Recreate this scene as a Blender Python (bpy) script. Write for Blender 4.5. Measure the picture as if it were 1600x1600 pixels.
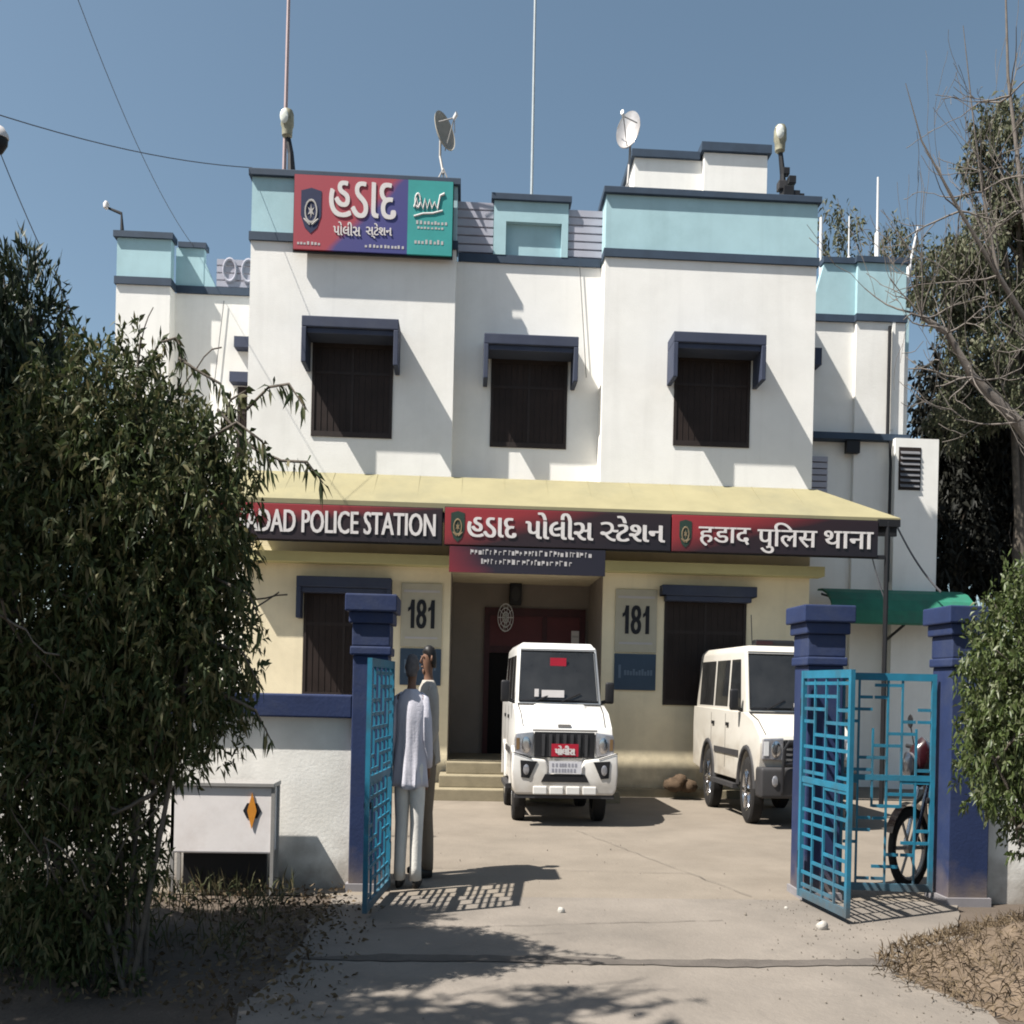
import bpy, bmesh, math, random
from mathutils import Vector, Matrix
import numpy as np

for o in list(bpy.data.objects):
    bpy.data.objects.remove(o, do_unlink=True)
S = bpy.context.scene
C = S.collection
R = math.radians
# The photograph is a widescreen frame squeezed into a square: everything in it stands
# K times taller than it is wide.  All builders work in metres; heights are multiplied by K.
K = 16 / 9
EYE = 1.44
FX = 1440.0
YAW = R(2.9)
ROLL = R(1.3)
HOR = 1074.0

# ------------------------------------------------------------------ camera
cam = bpy.data.cameras.new('camera')
cam.sensor_width = 36
cam.lens = 36 * FX / 1600
cam.shift_y = (HOR - 800) / 1600
cam.clip_start = 0.1
cam.clip_end = 3000
co = bpy.data.objects.new('camera', cam)
C.objects.link(co)
co.matrix_world = Matrix.Translation((0, 0, EYE * K)) @ Matrix.Rotation(-YAW, 4, 'Z') @ Matrix.Rotation(R(90), 4, 'X') @ Matrix.Rotation(ROLL, 4, 'Z')
S.camera = co

# ------------------------------------------------------------------ light
SUN = Vector((1.07, 0.46, -1.0 * K)).normalized()       # direction the light travels
w = bpy.data.worlds.new('World')
S.world = w
w.use_nodes = True
nt = w.node_tree
bg = nt.nodes['Background']
sky = nt.nodes.new('ShaderNodeTexSky')
sky.sky_type = 'NISHITA'
sky.sun_disc = False
sky.sun_elevation = math.asin(-SUN.z)
sky.sun_rotation = math.atan2(-SUN.x, -SUN.y)
sky.altitude = 300
sky.air_density = 1.0
sky.dust_density = 1.6
sky.ozone_density = 1.4
hs = nt.nodes.new('ShaderNodeHueSaturation')
hs.inputs['Saturation'].default_value = 0.90
hs.inputs['Hue'].default_value = 0.483
nt.links.new(sky.outputs[0], hs.inputs['Color'])
nt.links.new(hs.outputs[0], bg.inputs[0])
bg.inputs[1].default_value = 0.061
sl = bpy.data.lights.new('sun', 'SUN')
sl.energy = 5.0
sl.angle = R(0.5)
sl.color = (1.0, 0.95, 0.87)
so = bpy.data.objects.new('sun', sl)
C.objects.link(so)
so.location = (-30, -10, 60)
so.rotation_euler = SUN.to_track_quat('-Z', 'Y').to_euler()
S.view_settings.view_transform = 'Standard'
S.view_settings.look = 'None'
S.view_settings.exposure = 1.12
S.view_settings.gamma = 1.0
S.cycles.pixel_filter_type = 'BLACKMAN_HARRIS'
S.cycles.filter_width = 1.9


# ------------------------------------------------------------------ helpers
def at(px, py, Y):
    """point of the photograph's pixel on the vertical plane y = Y -> (x, z) in metres"""
    u = (px - 800) / FX
    v = (HOR - py) / FX
    u0 = u * math.cos(ROLL) - v * math.sin(ROLL)
    v0 = u * math.sin(ROLL) + v * math.cos(ROLL)
    dx = math.sin(YAW) + u0 * math.cos(YAW)
    dy = math.cos(YAW) - u0 * math.sin(YAW)
    t = Y / dy
    return dx * t, EYE + v0 * t / K


def P(px, py, Y):
    x, z = at(px, py, Y)
    return Vector((x, Y, z))


MATS = {}


def mat(name, col, rough=0.8, var=0.12, scale=3.0, bump=0.0, metal=0.0, spec=0.3, fine=0.0, dirt=None, dirt_amt=0.0, coat=0.0, splash=None, streak=0.0):
    """procedural material: base colour broken up by two noises, optional dirt patches and bump"""
    if name in MATS:
        return MATS[name]
    m = bpy.data.materials.new(name)
    m.use_nodes = True
    n = m.node_tree
    b = n.nodes['Principled BSDF']
    b.inputs['Roughness'].default_value = rough
    b.inputs['Metallic'].default_value = metal
    b.inputs['Specular IOR Level'].default_value = spec
    b.inputs['Coat Weight'].default_value = coat
    tc = n.nodes.new('ShaderNodeTexCoord')
    nz = n.nodes.new('ShaderNodeTexNoise')
    nz.inputs['Scale'].default_value = scale
    nz.inputs['Detail'].default_value = 6
    nz.inputs['Roughness'].default_value = 0.62
    n.links.new(tc.outputs['Object'], nz.inputs['Vector'])
    rp = n.nodes.new('ShaderNodeValToRGB')
    rp.color_ramp.elements[0].position = 0.3
    rp.color_ramp.elements[1].position = 0.7
    rp.color_ramp.elements[0].color = tuple(c * (1 - var) for c in col) + (1,)
    rp.color_ramp.elements[1].color = tuple(min(1, c * (1 + var)) for c in col) + (1,)
    n.links.new(nz.outputs['Fac'], rp.inputs['Fac'])
    out = rp.outputs['Color']
    if dirt is not None:
        nd = n.nodes.new('ShaderNodeTexNoise')
        nd.inputs['Scale'].default_value = scale * 0.37
        nd.inputs['Detail'].default_value = 9
        nd.inputs['Roughness'].default_value = 0.7
        n.links.new(tc.outputs['Object'], nd.inputs['Vector'])
        r2 = n.nodes.new('ShaderNodeValToRGB')
        r2.color_ramp.elements[0].position = 0.48
        r2.color_ramp.elements[1].position = 0.68
        r2.color_ramp.elements[0].color = (0, 0, 0, 1)
        r2.color_ramp.elements[1].color = (dirt_amt,) * 3 + (1,)
        n.links.new(nd.outputs['Fac'], r2.inputs['Fac'])
        mx = n.nodes.new('ShaderNodeMixRGB')
        mx.inputs['Color2'].default_value = tuple(dirt) + (1,)
        n.links.new(r2.outputs['Color'], mx.inputs['Fac'])
        n.links.new(out, mx.inputs['Color1'])
        out = mx.outputs['Color']
    if streak:
        # rain streaks: noise drawn out along the height of the wall
        mp = n.nodes.new('ShaderNodeMapping')
        mp.inputs['Scale'].default_value = (2.6, 2.6, 0.16)
        n.links.new(tc.outputs['Object'], mp.inputs['Vector'])
        ns = n.nodes.new('ShaderNodeTexNoise')
        ns.inputs['Scale'].default_value = 1.0
        ns.inputs['Detail'].default_value = 9
        ns.inputs['Distortion'].default_value = 0.6
        n.links.new(mp.outputs['Vector'], ns.inputs['Vector'])
        r3 = n.nodes.new('ShaderNodeValToRGB')
        r3.color_ramp.elements[0].position = 0.50
        r3.color_ramp.elements[1].position = 0.78
        r3.color_ramp.elements[0].color = (0, 0, 0, 1)
        r3.color_ramp.elements[1].color = (streak,) * 3 + (1,)
        n.links.new(ns.outputs['Fac'], r3.inputs['Fac'])
        m3 = n.nodes.new('ShaderNodeMixRGB')
        m3.inputs['Color2'].default_value = tuple(c * 0.5 for c in col) + (1,)
        n.links.new(r3.outputs['Color'], m3.inputs['Fac'])
        n.links.new(out, m3.inputs['Color1'])
        out = m3.outputs['Color']
    if splash:
        # mud thrown up from the ground: ragged edge at a given height
        sx = n.nodes.new('ShaderNodeSeparateXYZ')
        n.links.new(tc.outputs['Object'], sx.inputs[0])
        ng = n.nodes.new('ShaderNodeTexNoise')
        ng.inputs['Scale'].default_value = 3.5
        ng.inputs['Detail'].default_value = 6
        n.links.new(tc.outputs['Object'], ng.inputs['Vector'])
        ma = n.nodes.new('ShaderNodeMath')
        ma.operation = 'MULTIPLY_ADD'
        ma.inputs[1].default_value = -splash[1] * K * 1.6
        n.links.new(ng.outputs['Fac'], ma.inputs[0])
        n.links.new(sx.outputs['Z'], ma.inputs[2])
        mr = n.nodes.new('ShaderNodeMapRange')
        mr.inputs['From Min'].default_value = -splash[1] * K * .8
        mr.inputs['From Max'].default_value = splash[1] * K * .35
        mr.inputs['To Min'].default_value = splash[2]
        mr.inputs['To Max'].default_value = 0.0
        n.links.new(ma.outputs[0], mr.inputs['Value'])
        m4 = n.nodes.new('ShaderNodeMixRGB')
        m4.inputs['Color2'].default_value = tuple(splash[0]) + (1,)
        n.links.new(mr.outputs[0], m4.inputs['Fac'])
        n.links.new(out, m4.inputs['Color1'])
        out = m4.outputs['Color']
    n.links.new(out, b.inputs['Base Color'])
    if bump:
        nb = n.nodes.new('ShaderNodeTexNoise')
        nb.inputs['Scale'].default_value = fine or scale * 8
        nb.inputs['Detail'].default_value = 5
        n.links.new(tc.outputs['Object'], nb.inputs['Vector'])
        bp = n.nodes.new('ShaderNodeBump')
        bp.inputs['Strength'].default_value = bump
        bp.inputs['Distance'].default_value = 0.03
        n.links.new(nb.outputs['Fac'], bp.inputs['Height'])
        n.links.new(bp.outputs['Normal'], b.inputs['Normal'])
    MATS[name] = m
    return m


def leafmat(name, cols, trans=0.25, rough=0.5, spec=0.35):
    m = bpy.data.materials.new(name)
    m.use_nodes = True
    n = m.node_tree
    b = n.nodes['Principled BSDF']
    b.inputs['Roughness'].default_value = rough
    b.inputs['Specular IOR Level'].default_value = spec
    g = n.nodes.new('ShaderNodeNewGeometry')
    rp = n.nodes.new('ShaderNodeValToRGB')
    el = rp.color_ramp.elements
    el[0].color = tuple(cols[0]) + (1,)
    el[1].color = tuple(cols[-1]) + (1,)
    for i, c in enumerate(cols[1:-1]):
        e = el.new((i + 1) / (len(cols) - 1))
        e.color = tuple(c) + (1,)
    n.links.new(g.outputs['Random Per Island'], rp.inputs['Fac'])
    n.links.new(rp.outputs['Color'], b.inputs['Base Color'])
    t = n.nodes.new('ShaderNodeBsdfTranslucent')
    n.links.new(rp.outputs['Color'], t.inputs['Color'])
    mx = n.nodes.new('ShaderNodeMixShader')
    mx.inputs['Fac'].default_value = trans
    n.links.new(b.outputs[0], mx.inputs[1])
    n.links.new(t.outputs[0], mx.inputs[2])
    n.links.new(mx.outputs[0], n.nodes['Material Output'].inputs['Surface'])
    return m


def printmat(name, stops, ang, off=0.0):
    """printed gradient of a signboard, laid along the board's own generated coordinates"""
    m = bpy.data.materials.new(name)
    m.use_nodes = True
    n = m.node_tree
    b = n.nodes['Principled BSDF']
    b.inputs['Roughness'].default_value = 0.45
    tc = n.nodes.new('ShaderNodeTexCoord')
    dp = n.nodes.new('ShaderNodeVectorMath')
    dp.operation = 'DOT_PRODUCT'
    dp.inputs[1].default_value = (ang[0], 0, ang[1])
    n.links.new(tc.outputs['Generated'], dp.inputs[0])
    nz = n.nodes.new('ShaderNodeTexNoise')
    nz.inputs['Scale'].default_value = 2.0
    n.links.new(tc.outputs['Generated'], nz.inputs['Vector'])
    ad = n.nodes.new('ShaderNodeMath')
    ad.operation = 'MULTIPLY_ADD'
    ad.inputs[1].default_value = 0.12
    n.links.new(nz.outputs['Fac'], ad.inputs[0])
    n.links.new(dp.outputs['Value'], ad.inputs[2])
    rp = n.nodes.new('ShaderNodeValToRGB')
    el = rp.color_ramp.elements
    el[0].position = stops[0][0]
    el[0].color = stops[0][1] + (1,)
    el[1].position = stops[-1][0]
    el[1].color = stops[-1][1] + (1,)
    for p, c in stops[1:-1]:
        e = el.new(p)
        e.color = c + (1,)
    a2 = n.nodes.new('ShaderNodeMath')
    a2.operation = 'ADD'
    a2.inputs[1].default_value = off - 0.06
    n.links.new(ad.outputs[0], a2.inputs[0])
    n.links.new(a2.outputs[0], rp.inputs['Fac'])
    n.links.new(rp.outputs['Color'], b.inputs['Base Color'])
    return m


ORG = {}                                                # world base of things whose parts are given in world metres


def root_of(o):
    while o.parent:
        o = o.parent
    return o


def tag(o, label=None, cat=None, group=None, kind=None):
    if label: o['label'] = label
    if cat: o['category'] = cat
    if group: o['group'] = group
    if kind: o['kind'] = kind
    return o


def thing(name, label, cat, loc=(0, 0, 0), rz=0, group=None, world=False):
    o = bpy.data.objects.new(name, None)
    o.empty_display_size = 0.2
    C.objects.link(o)
    o.location = (loc[0], loc[1], loc[2] * K)
    o.rotation_euler = (0, 0, rz)
    tag(o, label, cat, group)
    if world:
        ORG[o.name] = Vector(loc)
    return o


def link_mesh(name, me, m, parent=None):
    o = bpy.data.objects.new(name, me)
    C.objects.link(o)
    if m is not None:
        me.materials.append(m)
    if parent is not None:
        o.parent = parent
    return o


def copy_tree(o, parent=None):
    c = o.copy()
    C.objects.link(c)
    c.parent = parent
    for ch in list(o.children):
        copy_tree(ch, c)
    return c


class MB:
    def __init__(s):
        s.bm = bmesh.new()

    def verts(s, pts):
        return [s.bm.verts.new(p) for p in pts]

    def face(s, pts):
        return s.bm.faces.new(s.verts(pts))

    def hexa(s, b, t):
        """bottom quad b and top quad t, both counter-clockwise from above"""
        v = s.verts(list(b) + list(t))
        f = s.bm.faces.new
        f((v[3], v[2], v[1], v[0])); f((v[4], v[5], v[6], v[7]))
        for i in range(4):
            j = (i + 1) % 4
            f((v[i], v[j], v[4 + j], v[4 + i]))
        return s

    def box(s, x0, x1, y0, y1, z0, z1):
        if x0 > x1: x0, x1 = x1, x0
        if y0 > y1: y0, y1 = y1, y0
        if z0 > z1: z0, z1 = z1, z0
        return s.hexa([(x0, y0, z0), (x1, y0, z0), (x1, y1, z0), (x0, y1, z0)],
                      [(x0, y0, z1), (x1, y0, z1), (x1, y1, z1), (x0, y1, z1)])

    def obox(s, a, b, th, z0, z1):
        """upright slab between plan points a and b"""
        a, b = Vector(a[:2]), Vector(b[:2])
        d = (b - a).normalized()
        n = Vector((-d.y, d.x)) * th / 2
        q = [a - n, b - n, b + n, a + n]
        return s.hexa([(p.x, p.y, z0) for p in q], [(p.x, p.y, z1) for p in q])

    def prism(s, poly, x0, x1):
        """(y, z) polygon pushed along x"""
        a = s.verts([(x0, p[0], p[1]) for p in poly])
        b = s.verts([(x1, p[0], p[1]) for p in poly])
        s.bm.faces.new(a)
        s.bm.faces.new(b[::-1])
        n = len(poly)
        for i in range(n):
            j = (i + 1) % n
            s.bm.faces.new((a[j], a[i], b[i], b[j]))
        return s

    def plate(s, poly, y0, y1):
        """(x, z) polygon pushed along y"""
        a = s.verts([(p[0], y0, p[1]) for p in poly])
        b = s.verts([(p[0], y1, p[1]) for p in poly])
        s.bm.faces.new(a)
        s.bm.faces.new(b[::-1])
        n = len(poly)
        for i in range(n):
            j = (i + 1) % n
            s.bm.faces.new((a[j], a[i], b[i], b[j]))
        return s

    def tube(s, pts, rad, n=8, cap=True):
        pts = [Vector(p) for p in pts]
        if not isinstance(rad, (list, tuple)):
            rad = [rad] * len(pts)
        rings = []
        up = None
        for i, p in enumerate(pts):
            d = (pts[min(i + 1, len(pts) - 1)] - pts[max(i - 1, 0)])
            if d.length < 1e-9: d = Vector((0, 0, 1))
            d.normalize()
            if up is None:
                up = Vector((0, 0, 1)) if abs(d.z) < 0.9 else Vector((1, 0, 0))
            a = d.cross(up)
            if a.length < 1e-4: a = d.cross(Vector((0.3, 1, 0.2)))
            a.normalize()
            b = d.cross(a).normalized()
            up = a.cross(d)
            rings.append(s.verts([p + (a * math.cos(t) + b * math.sin(t)) * rad[i] for t in [2 * math.pi * k / n for k in range(n)]]))
        for r0, r1 in zip(rings, rings[1:]):
            for k in range(n):
                j = (k + 1) % n
                s.bm.faces.new((r0[k], r0[j], r1[j], r1[k]))
        if cap and n > 2:
            s.bm.faces.new(rings[0][::-1])
            s.bm.faces.new(rings[-1])
        return s

    def lathe(s, prof, c=(0, 0, 0), axis='z', n=20, sx=1.0, sy=1.0, hoop=False):
        c = Vector(c)
        rings = []
        for r, h in prof:
            ring = []
            for k in range(n):
                t = 2 * math.pi * k / n
                a, b = r * math.cos(t) * sx, r * math.sin(t) * sy
                ring.append(c + (Vector((a, b, h)) if axis == 'z' else Vector((h, a, b)) if axis == 'x' else Vector((a, h, b))))
            rings.append(s.verts(ring))
        pr = list(zip(rings, rings[1:])) + ([(rings[-1], rings[0])] if hoop else [])
        for r0, r1 in pr:
            for k in range(n):
                j = (k + 1) % n
                s.bm.faces.new((r0[k], r0[j], r1[j], r1[k]))
        if not hoop:
            s.bm.faces.new(rings[0][::-1])
            s.bm.faces.new(rings[-1])
        return s

    def loft(s, secs, closed=True):
        rings = [s.verts(x) for x in secs]
        n = len(secs[0])
        for r0, r1 in zip(rings, rings[1:]):
            for k in range(n if closed else n - 1):
                j = (k + 1) % n
                s.bm.faces.new((r0[k], r0[j], r1[j], r1[k]))
        if closed:
            s.bm.faces.new(rings[0][::-1])
            s.bm.faces.new(rings[-1])
        return s

    def build(s, name, m, parent=None, bevel=0.0, seg=2, smooth=False, fixn=True):
        bm = s.bm
        if fixn:
            bmesh.ops.recalc_face_normals(bm, faces=bm.faces)
        if bevel:
            e = [e for e in bm.edges if e.is_manifold and e.calc_face_angle(0) > 0.5]
            bmesh.ops.bevel(bm, geom=e, offset=bevel, segments=seg, affect='EDGES', clamp_overlap=True, profile=0.5)
        off = Vector((0, 0, 0))
        if parent is not None:
            off = ORG.get(root_of(parent).name, off)
        for v in bm.verts:
            v.co = v.co - off
            v.co.z *= K
        me = bpy.data.meshes.new(name)
        bm.to_mesh(me)
        bm.free()
        if smooth:
            me.polygons.foreach_set('use_smooth', [True] * len(me.polygons))
            if smooth != 'all':
                me.set_sharp_from_angle(angle=R(38))
        return link_mesh(name, me, m, parent)


def glyphs(body, cut=None):
    """flat outline mesh of a piece of writing in Blender's own font"""
    cu = bpy.data.curves.new('writing', 'FONT')
    cu.body = body
    cu.size = 1
    cu.resolution_u = 3
    o = bpy.data.objects.new('writing', cu)
    C.objects.link(o)
    bpy.context.view_layer.update()
    me = bpy.data.meshes.new_from_object(o.evaluated_get(bpy.context.evaluated_depsgraph_get()))
    bpy.data.objects.remove(o)
    v = np.array([x.co[:2] for x in me.vertices])
    f = [tuple(p.vertices) for p in me.polygons]
    bpy.data.meshes.remove(me)
    return v, f


def writing(body, x0, x1, z0, z1, y, m, parent, name='lettering', th=0.012, bold=0.0):
    v, f = glyphs(body)
    mn, mx = v.min(0), v.max(0)
    sc = np.array([(x1 - x0) / (mx[0] - mn[0]), (z1 - z0) / (mx[1] - mn[1])])
    q = (v - mn) * sc + np.array([x0, z0])
    mb = MB()
    for dx in ([0] if not bold else [-bold, 0, bold]):
        yy = y - abs(dx) * 0.02
        vs = [mb.bm.verts.new((p[0] + dx, yy - (0.002 if dx else 0) - (0.001 if dx > 0 else 0), p[1])) for p in q]
        fs = []
        for t in f:
            try:
                fs.append(mb.bm.faces.new([vs[i] for i in t]))
            except ValueError:
                pass
        r = bmesh.ops.extrude_face_region(mb.bm, geom=fs)
        for e in r['geom']:
            if isinstance(e, bmesh.types.BMVert):
                e.co.y -= th
    return mb.build(name, m, parent)


def leaves(name, pts, dirs, length, width, m, parent=None, droop=0.3, seed=1):
    """many small pointed folded leaves at pts, growing along dirs (arrays, metres)"""
    rg = np.random.default_rng(seed)
    n = len(pts)
    d = dirs / np.maximum(np.linalg.norm(dirs, axis=1, keepdims=True), 1e-6)
    L = length * rg.uniform(0.6, 1.25, (n, 1))
    W = width * rg.uniform(0.7, 1.25, (n, 1))
    r = rg.normal(size=(n, 3))
    sd = np.cross(d, r)
    sd /= np.maximum(np.linalg.norm(sd, axis=1, keepdims=True), 1e-6)
    up = np.cross(sd, d)
    mid = pts + d * L * 0.45
    tip = pts + d * L + np.array([0, 0, -1.0]) * L * droop
    a = mid + sd * W + up * W * 0.35
    b = mid - sd * W + up * W * 0.35
    V = np.stack([pts, a, tip, b, mid], 1).reshape(-1, 3)
    if parent is not None:
        V = V - np.array(ORG.get(root_of(parent).name, (0, 0, 0)))
    V[:, 2] *= K
    i = np.arange(n)[:, None] * 5
    F = np.concatenate([i + np.array([0, 1, 4]), i + np.array([1, 2, 4]), i + np.array([2, 3, 4]), i + np.array([3, 0, 4])], 0)
    me = bpy.data.meshes.new(name)
    me.vertices.add(len(V))
    me.vertices.foreach_set('co', V.ravel())
    me.loops.add(F.size)
    me.loops.foreach_set('vertex_index', F.ravel().astype(np.int32))
    me.polygons.add(len(F))
    me.polygons.foreach_set('loop_start', np.arange(0, F.size, 3, dtype=np.int32))
    me.update(calc_edges=True)
    me.validate()
    return link_mesh(name, me, m, parent)


# ------------------------------------------------------------------ materials
WHITE = mat('white_plaster', (0.78, 0.768, 0.735), 0.9, 0.04, 0.9, 0.12, dirt=(0.55, 0.53, 0.48), dirt_amt=0.30, fine=30, streak=0.16)
CREAM = mat('cream_plaster', (0.76, 0.665, 0.47), 0.9, 0.05, 1.0, 0.12, dirt=(0.42, 0.36, 0.25), dirt_amt=0.35, fine=30, streak=0.2, splash=((0.16, 0.125, 0.095), .5, .7))
TEAL = mat('teal_plaster', (0.36, 0.53, 0.575), 0.85, 0.06, 1.2, 0.06, dirt=(0.26, 0.40, 0.43), dirt_amt=0.5, fine=30, streak=0.2)
TRIM = mat('navy_trim', (0.034, 0.054, 0.085), 0.7, 0.15, 2.0)
HOODM = mat('hood_paint', (0.036, 0.045, 0.078), 0.7, 0.12, 2.0, dirt=(0.06, 0.07, 0.095), dirt_amt=0.5)
PILLAR = mat('pillar_blue', (0.016, 0.028, 0.082), 0.7, 0.14, 2.0, 0.10, dirt=(0.045, 0.055, 0.09), dirt_amt=0.7, fine=25, streak=0.3, splash=((0.16, 0.125, 0.095), .25, .8))
GATEM = mat('gate_paint', (0.016, 0.14, 0.225), 0.5, 0.15, 4.0, dirt=(0.045, 0.05, 0.05), dirt_amt=0.6, splash=((.09, .06, .04), .25, .6))
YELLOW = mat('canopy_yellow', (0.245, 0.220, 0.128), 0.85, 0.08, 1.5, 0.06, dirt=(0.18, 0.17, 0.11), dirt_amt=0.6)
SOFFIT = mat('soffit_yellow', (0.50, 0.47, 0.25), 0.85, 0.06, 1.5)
PORCH = mat('porch_shade', (0.22, 0.19, 0.165), 0.85, 0.08, 1.5)  # brownish grey: shade of the recess put into the wall colour
STEP = mat('step_stone', (0.22, 0.19, 0.13), 0.85, 0.12, 3.0, 0.1)
WOOD = mat('dark_wood', (0.022, 0.015, 0.013), 0.6, 0.2, 6.0)
MAROON = mat('maroon_wood', (0.045, 0.010, 0.012), 0.5, 0.2, 6.0)
DARKGLASS = mat('dark_glass', (0.024, 0.017, 0.015), 0.55, 0.25, 1.5, spec=0.15)
BLACK = mat('black_metal', (0.012, 0.012, 0.014), 0.5, 0.1, 4.0)
RUBBER = mat('tyre_rubber', (0.016, 0.015, 0.015), 0.85, 0.2, 8.0)
LILAC = mat('lilac_grille', (0.36, 0.36, 0.42), 0.8, 0.08, 2.0)
GREY = mat('grey_metal', (0.30, 0.29, 0.28), 0.5, 0.1, 4.0, metal=0.3)
PALE = mat('pale_metal', (0.62, 0.62, 0.62), 0.45, 0.06, 3.0)
CARWHITE = mat('car_white', (0.62, 0.61, 0.59), 0.30, 0.03, 1.0, spec=0.5, coat=0.4, dirt=(0.46, 0.41, 0.34), dirt_amt=0.3, splash=((.30, .25, .19), .75, .75))
CARGREY = mat('car_cladding', (0.035, 0.034, 0.036), 0.6, 0.12, 4.0)
CHROME = mat('chrome', (0.62, 0.62, 0.64), 0.18, 0.03, 4.0, metal=1.0)
LAMPGLASS = mat('lamp_glass', (0.28, 0.28, 0.30), 0.1, 0.25, 14.0, spec=0.8, metal=0.4)
CAROFF = mat('car_off_white', (0.50, 0.475, 0.43), 0.35, 0.04, 1.0, spec=0.5, coat=0.3, dirt=(0.36, 0.32, 0.26), dirt_amt=0.4, splash=((.26, .21, .16), .8, .8))
CARGLASS = mat('car_glass', (0.020, 0.020, 0.020), 0.07, 0.4, 1.6, spec=0.6)
REDP = mat('red_plate', (0.34, 0.012, 0.03), 0.45, 0.08, 4.0)
INK = mat('white_ink', (0.58, 0.55, 0.54), 0.6, 0.04, 4.0)
INKGREY = mat('grey_ink', (0.42, 0.40, 0.40), 0.6, 0.06, 4.0)
INKBLACK = mat('black_ink', (0.010, 0.011, 0.016), 0.6, 0.05, 4.0)
BARK = mat('bark', (0.10, 0.085, 0.07), 0.9, 0.25, 8.0, 0.4)
BAREBARK = mat('bare_bark', (0.14, 0.122, 0.108), 0.9, 0.2, 8.0, 0.3)
SKIN = mat('skin', (0.16, 0.085, 0.055), 0.55, 0.06, 6.0)
HAIR = mat('black_hair', (0.010, 0.009, 0.009), 0.5, 0.2, 20.0)

# ------------------------------------------------------------------ ground
rng = random.Random(7)


def sheet(name, poly, z, m, kind='structure'):
    mb = MB()
    mb.face([(x, y, z) for x, y in poly])
    o = mb.build(name, m, fixn=False)
    o['kind'] = kind
    return o


SOIL = mat('soil', (0.085, 0.067, 0.053), 0.95, 0.25, 1.2, 0.5, dirt=(0.06, 0.048, 0.038), dirt_amt=0.7, fine=18)
g = MB()
g.face([(-900, -300, 0), (900, -300, 0), (900, 1500, 0), (-900, 1500, 0)])
g.build('ground', SOIL, fixn=False)['kind'] = 'structure'
CONC = mat('concrete', (0.172, 0.151, 0.130), 0.9, 0.15, 0.8, 0.3, dirt=(0.112, 0.100, 0.088), dirt_amt=0.8, fine=22)
YARD = mat('yard_concrete', (0.175, 0.150, 0.122), 0.9, 0.14, 0.8, 0.25, dirt=(0.125, 0.104, 0.082), dirt_amt=0.55, fine=22)


def wobble(a, b, n, amp, seed):
    rr = random.Random(seed)
    return [(a[0] + (b[0] - a[0]) * i / n + rr.uniform(-amp, amp), a[1] + (b[1] - a[1]) * i / n) for i in range(n + 1)]


L_ = wobble((-1.9, 1.0), (-1.5, 11.15), 24, 0.10, 3)
R_ = wobble((6.2, 11.15), (5.2, 9.3), 6, 0.05, 4) + wobble((5.0, 9.0), (4.55, 8.4), 4, .05, 5) + wobble((4.5, 8.3), (3.2, 1.0), 18, .08, 6)
sheet('driveway', L_ + R_, 0.012, CONC)
sheet('yard', [(-14, 11.155), (16, 11.155), (16, 40), (-14, 40)], 0.008, YARD)
# dark uneven band across the drive
DARKMARK = mat('dark_mark', (0.088, 0.077, 0.068), 0.95, 0.2, 3.0, 0.3)
rr = random.Random(11)
lo, hi = [], []
for i in range(60):
    t = i / 59
    x = -1.5 + 5.7 * t
    y = 8.55 + 0.05 * math.sin(t * 7) + rr.uniform(-0.012, 0.012)
    wd = (0.075 + 0.03 * rr.random() + 0.03 * math.sin(t * 11) ** 2) * min(1, .15 + 6 * t * (1 - t) ** .6)
    lo.append((x, y - wd)); hi.append((x, y + wd))
sheet('drive_band', lo + hi[::-1], 0.017, DARKMARK)
# hairline cracks of the slab
CR = MB()
for (a, b, sd) in [((2.05, 16.4), (3.6, 11.3), 1), ((-0.4, 12.9), (3.2, 12.7), 4), ((-0.8, 9.6), (2.9, 10.1), 5)]:
    rr = random.Random(sd)
    n = 26
    pts = [(a[0] + (b[0] - a[0]) * i / n + rr.uniform(-.022, .022), a[1] + (b[1] - a[1]) * i / n + rr.uniform(-.02, .02)) for i in range(n + 1)]
    for p, q in zip(pts, pts[1:]):
        wdt = rr.uniform(0.002, 0.007)
        d = Vector((q[0] - p[0], q[1] - p[1])).normalized() * wdt
        CR.face([(p[0] - d.y, p[1] + d.x, 0.0175), (p[0] + d.y, p[1] - d.x, 0.0175), (q[0] + d.y, q[1] - d.x, 0.0175), (q[0] - d.y, q[1] + d.x, 0.0175)])
CR.build('drive_cracks', DARKMARK)['kind'] = 'structure'


def mound(name, cx, cy, rx, ry, h, seed, m, n=44):
    rr = np.random.default_rng(seed)
    ph = rr.uniform(0, 6.28, 8)
    mb = MB()
    grid = []
    for j in range(n + 1):
        row = []
        for i in range(n + 1):
            u, v = -1 + 2 * i / n, -1 + 2 * j / n
            x, y = cx + u * rx, cy + v * ry
            r2 = u * u + v * v
            wv = 0.5 + 0.2 * math.sin(3.1 * x + ph[0]) * math.sin(2.7 * y + ph[1]) + 0.15 * math.sin(7.3 * x + ph[2]) * math.sin(6.1 * y + ph[3]) + 0.1 * math.sin(17 * x + ph[4]) * math.sin(15 * y + ph[5])
            z = max(0.0, 1 - r2) ** 1.3 * h * (0.6 + 0.8 * wv) + rr.uniform(-.008, .008) - 0.03
            row.append(mb.bm.verts.new((x, y, z)))
        grid.append(row)
    for j in range(n):
        for i in range(n):
            mb.bm.faces.new((grid[j][i], grid[j][i + 1], grid[j + 1][i + 1], grid[j + 1][i]))
    o = mb.build(name, m, smooth='all')
    o['kind'] = 'structure'
    return o


DRY = mat('dry_soil', (0.120, 0.090, 0.064), 0.95, 0.3, 3.0, 0.8, dirt=(0.05, 0.036, 0.027), dirt_amt=0.7, fine=20)
mound('soil_mound', 5.75, 8.05, 1.95, 1.5, 0.30, 5, DRY)
mound('soil_bank', -4.6, 9.0, 2.9, 2.2, 0.22, 6, SOIL)

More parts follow.
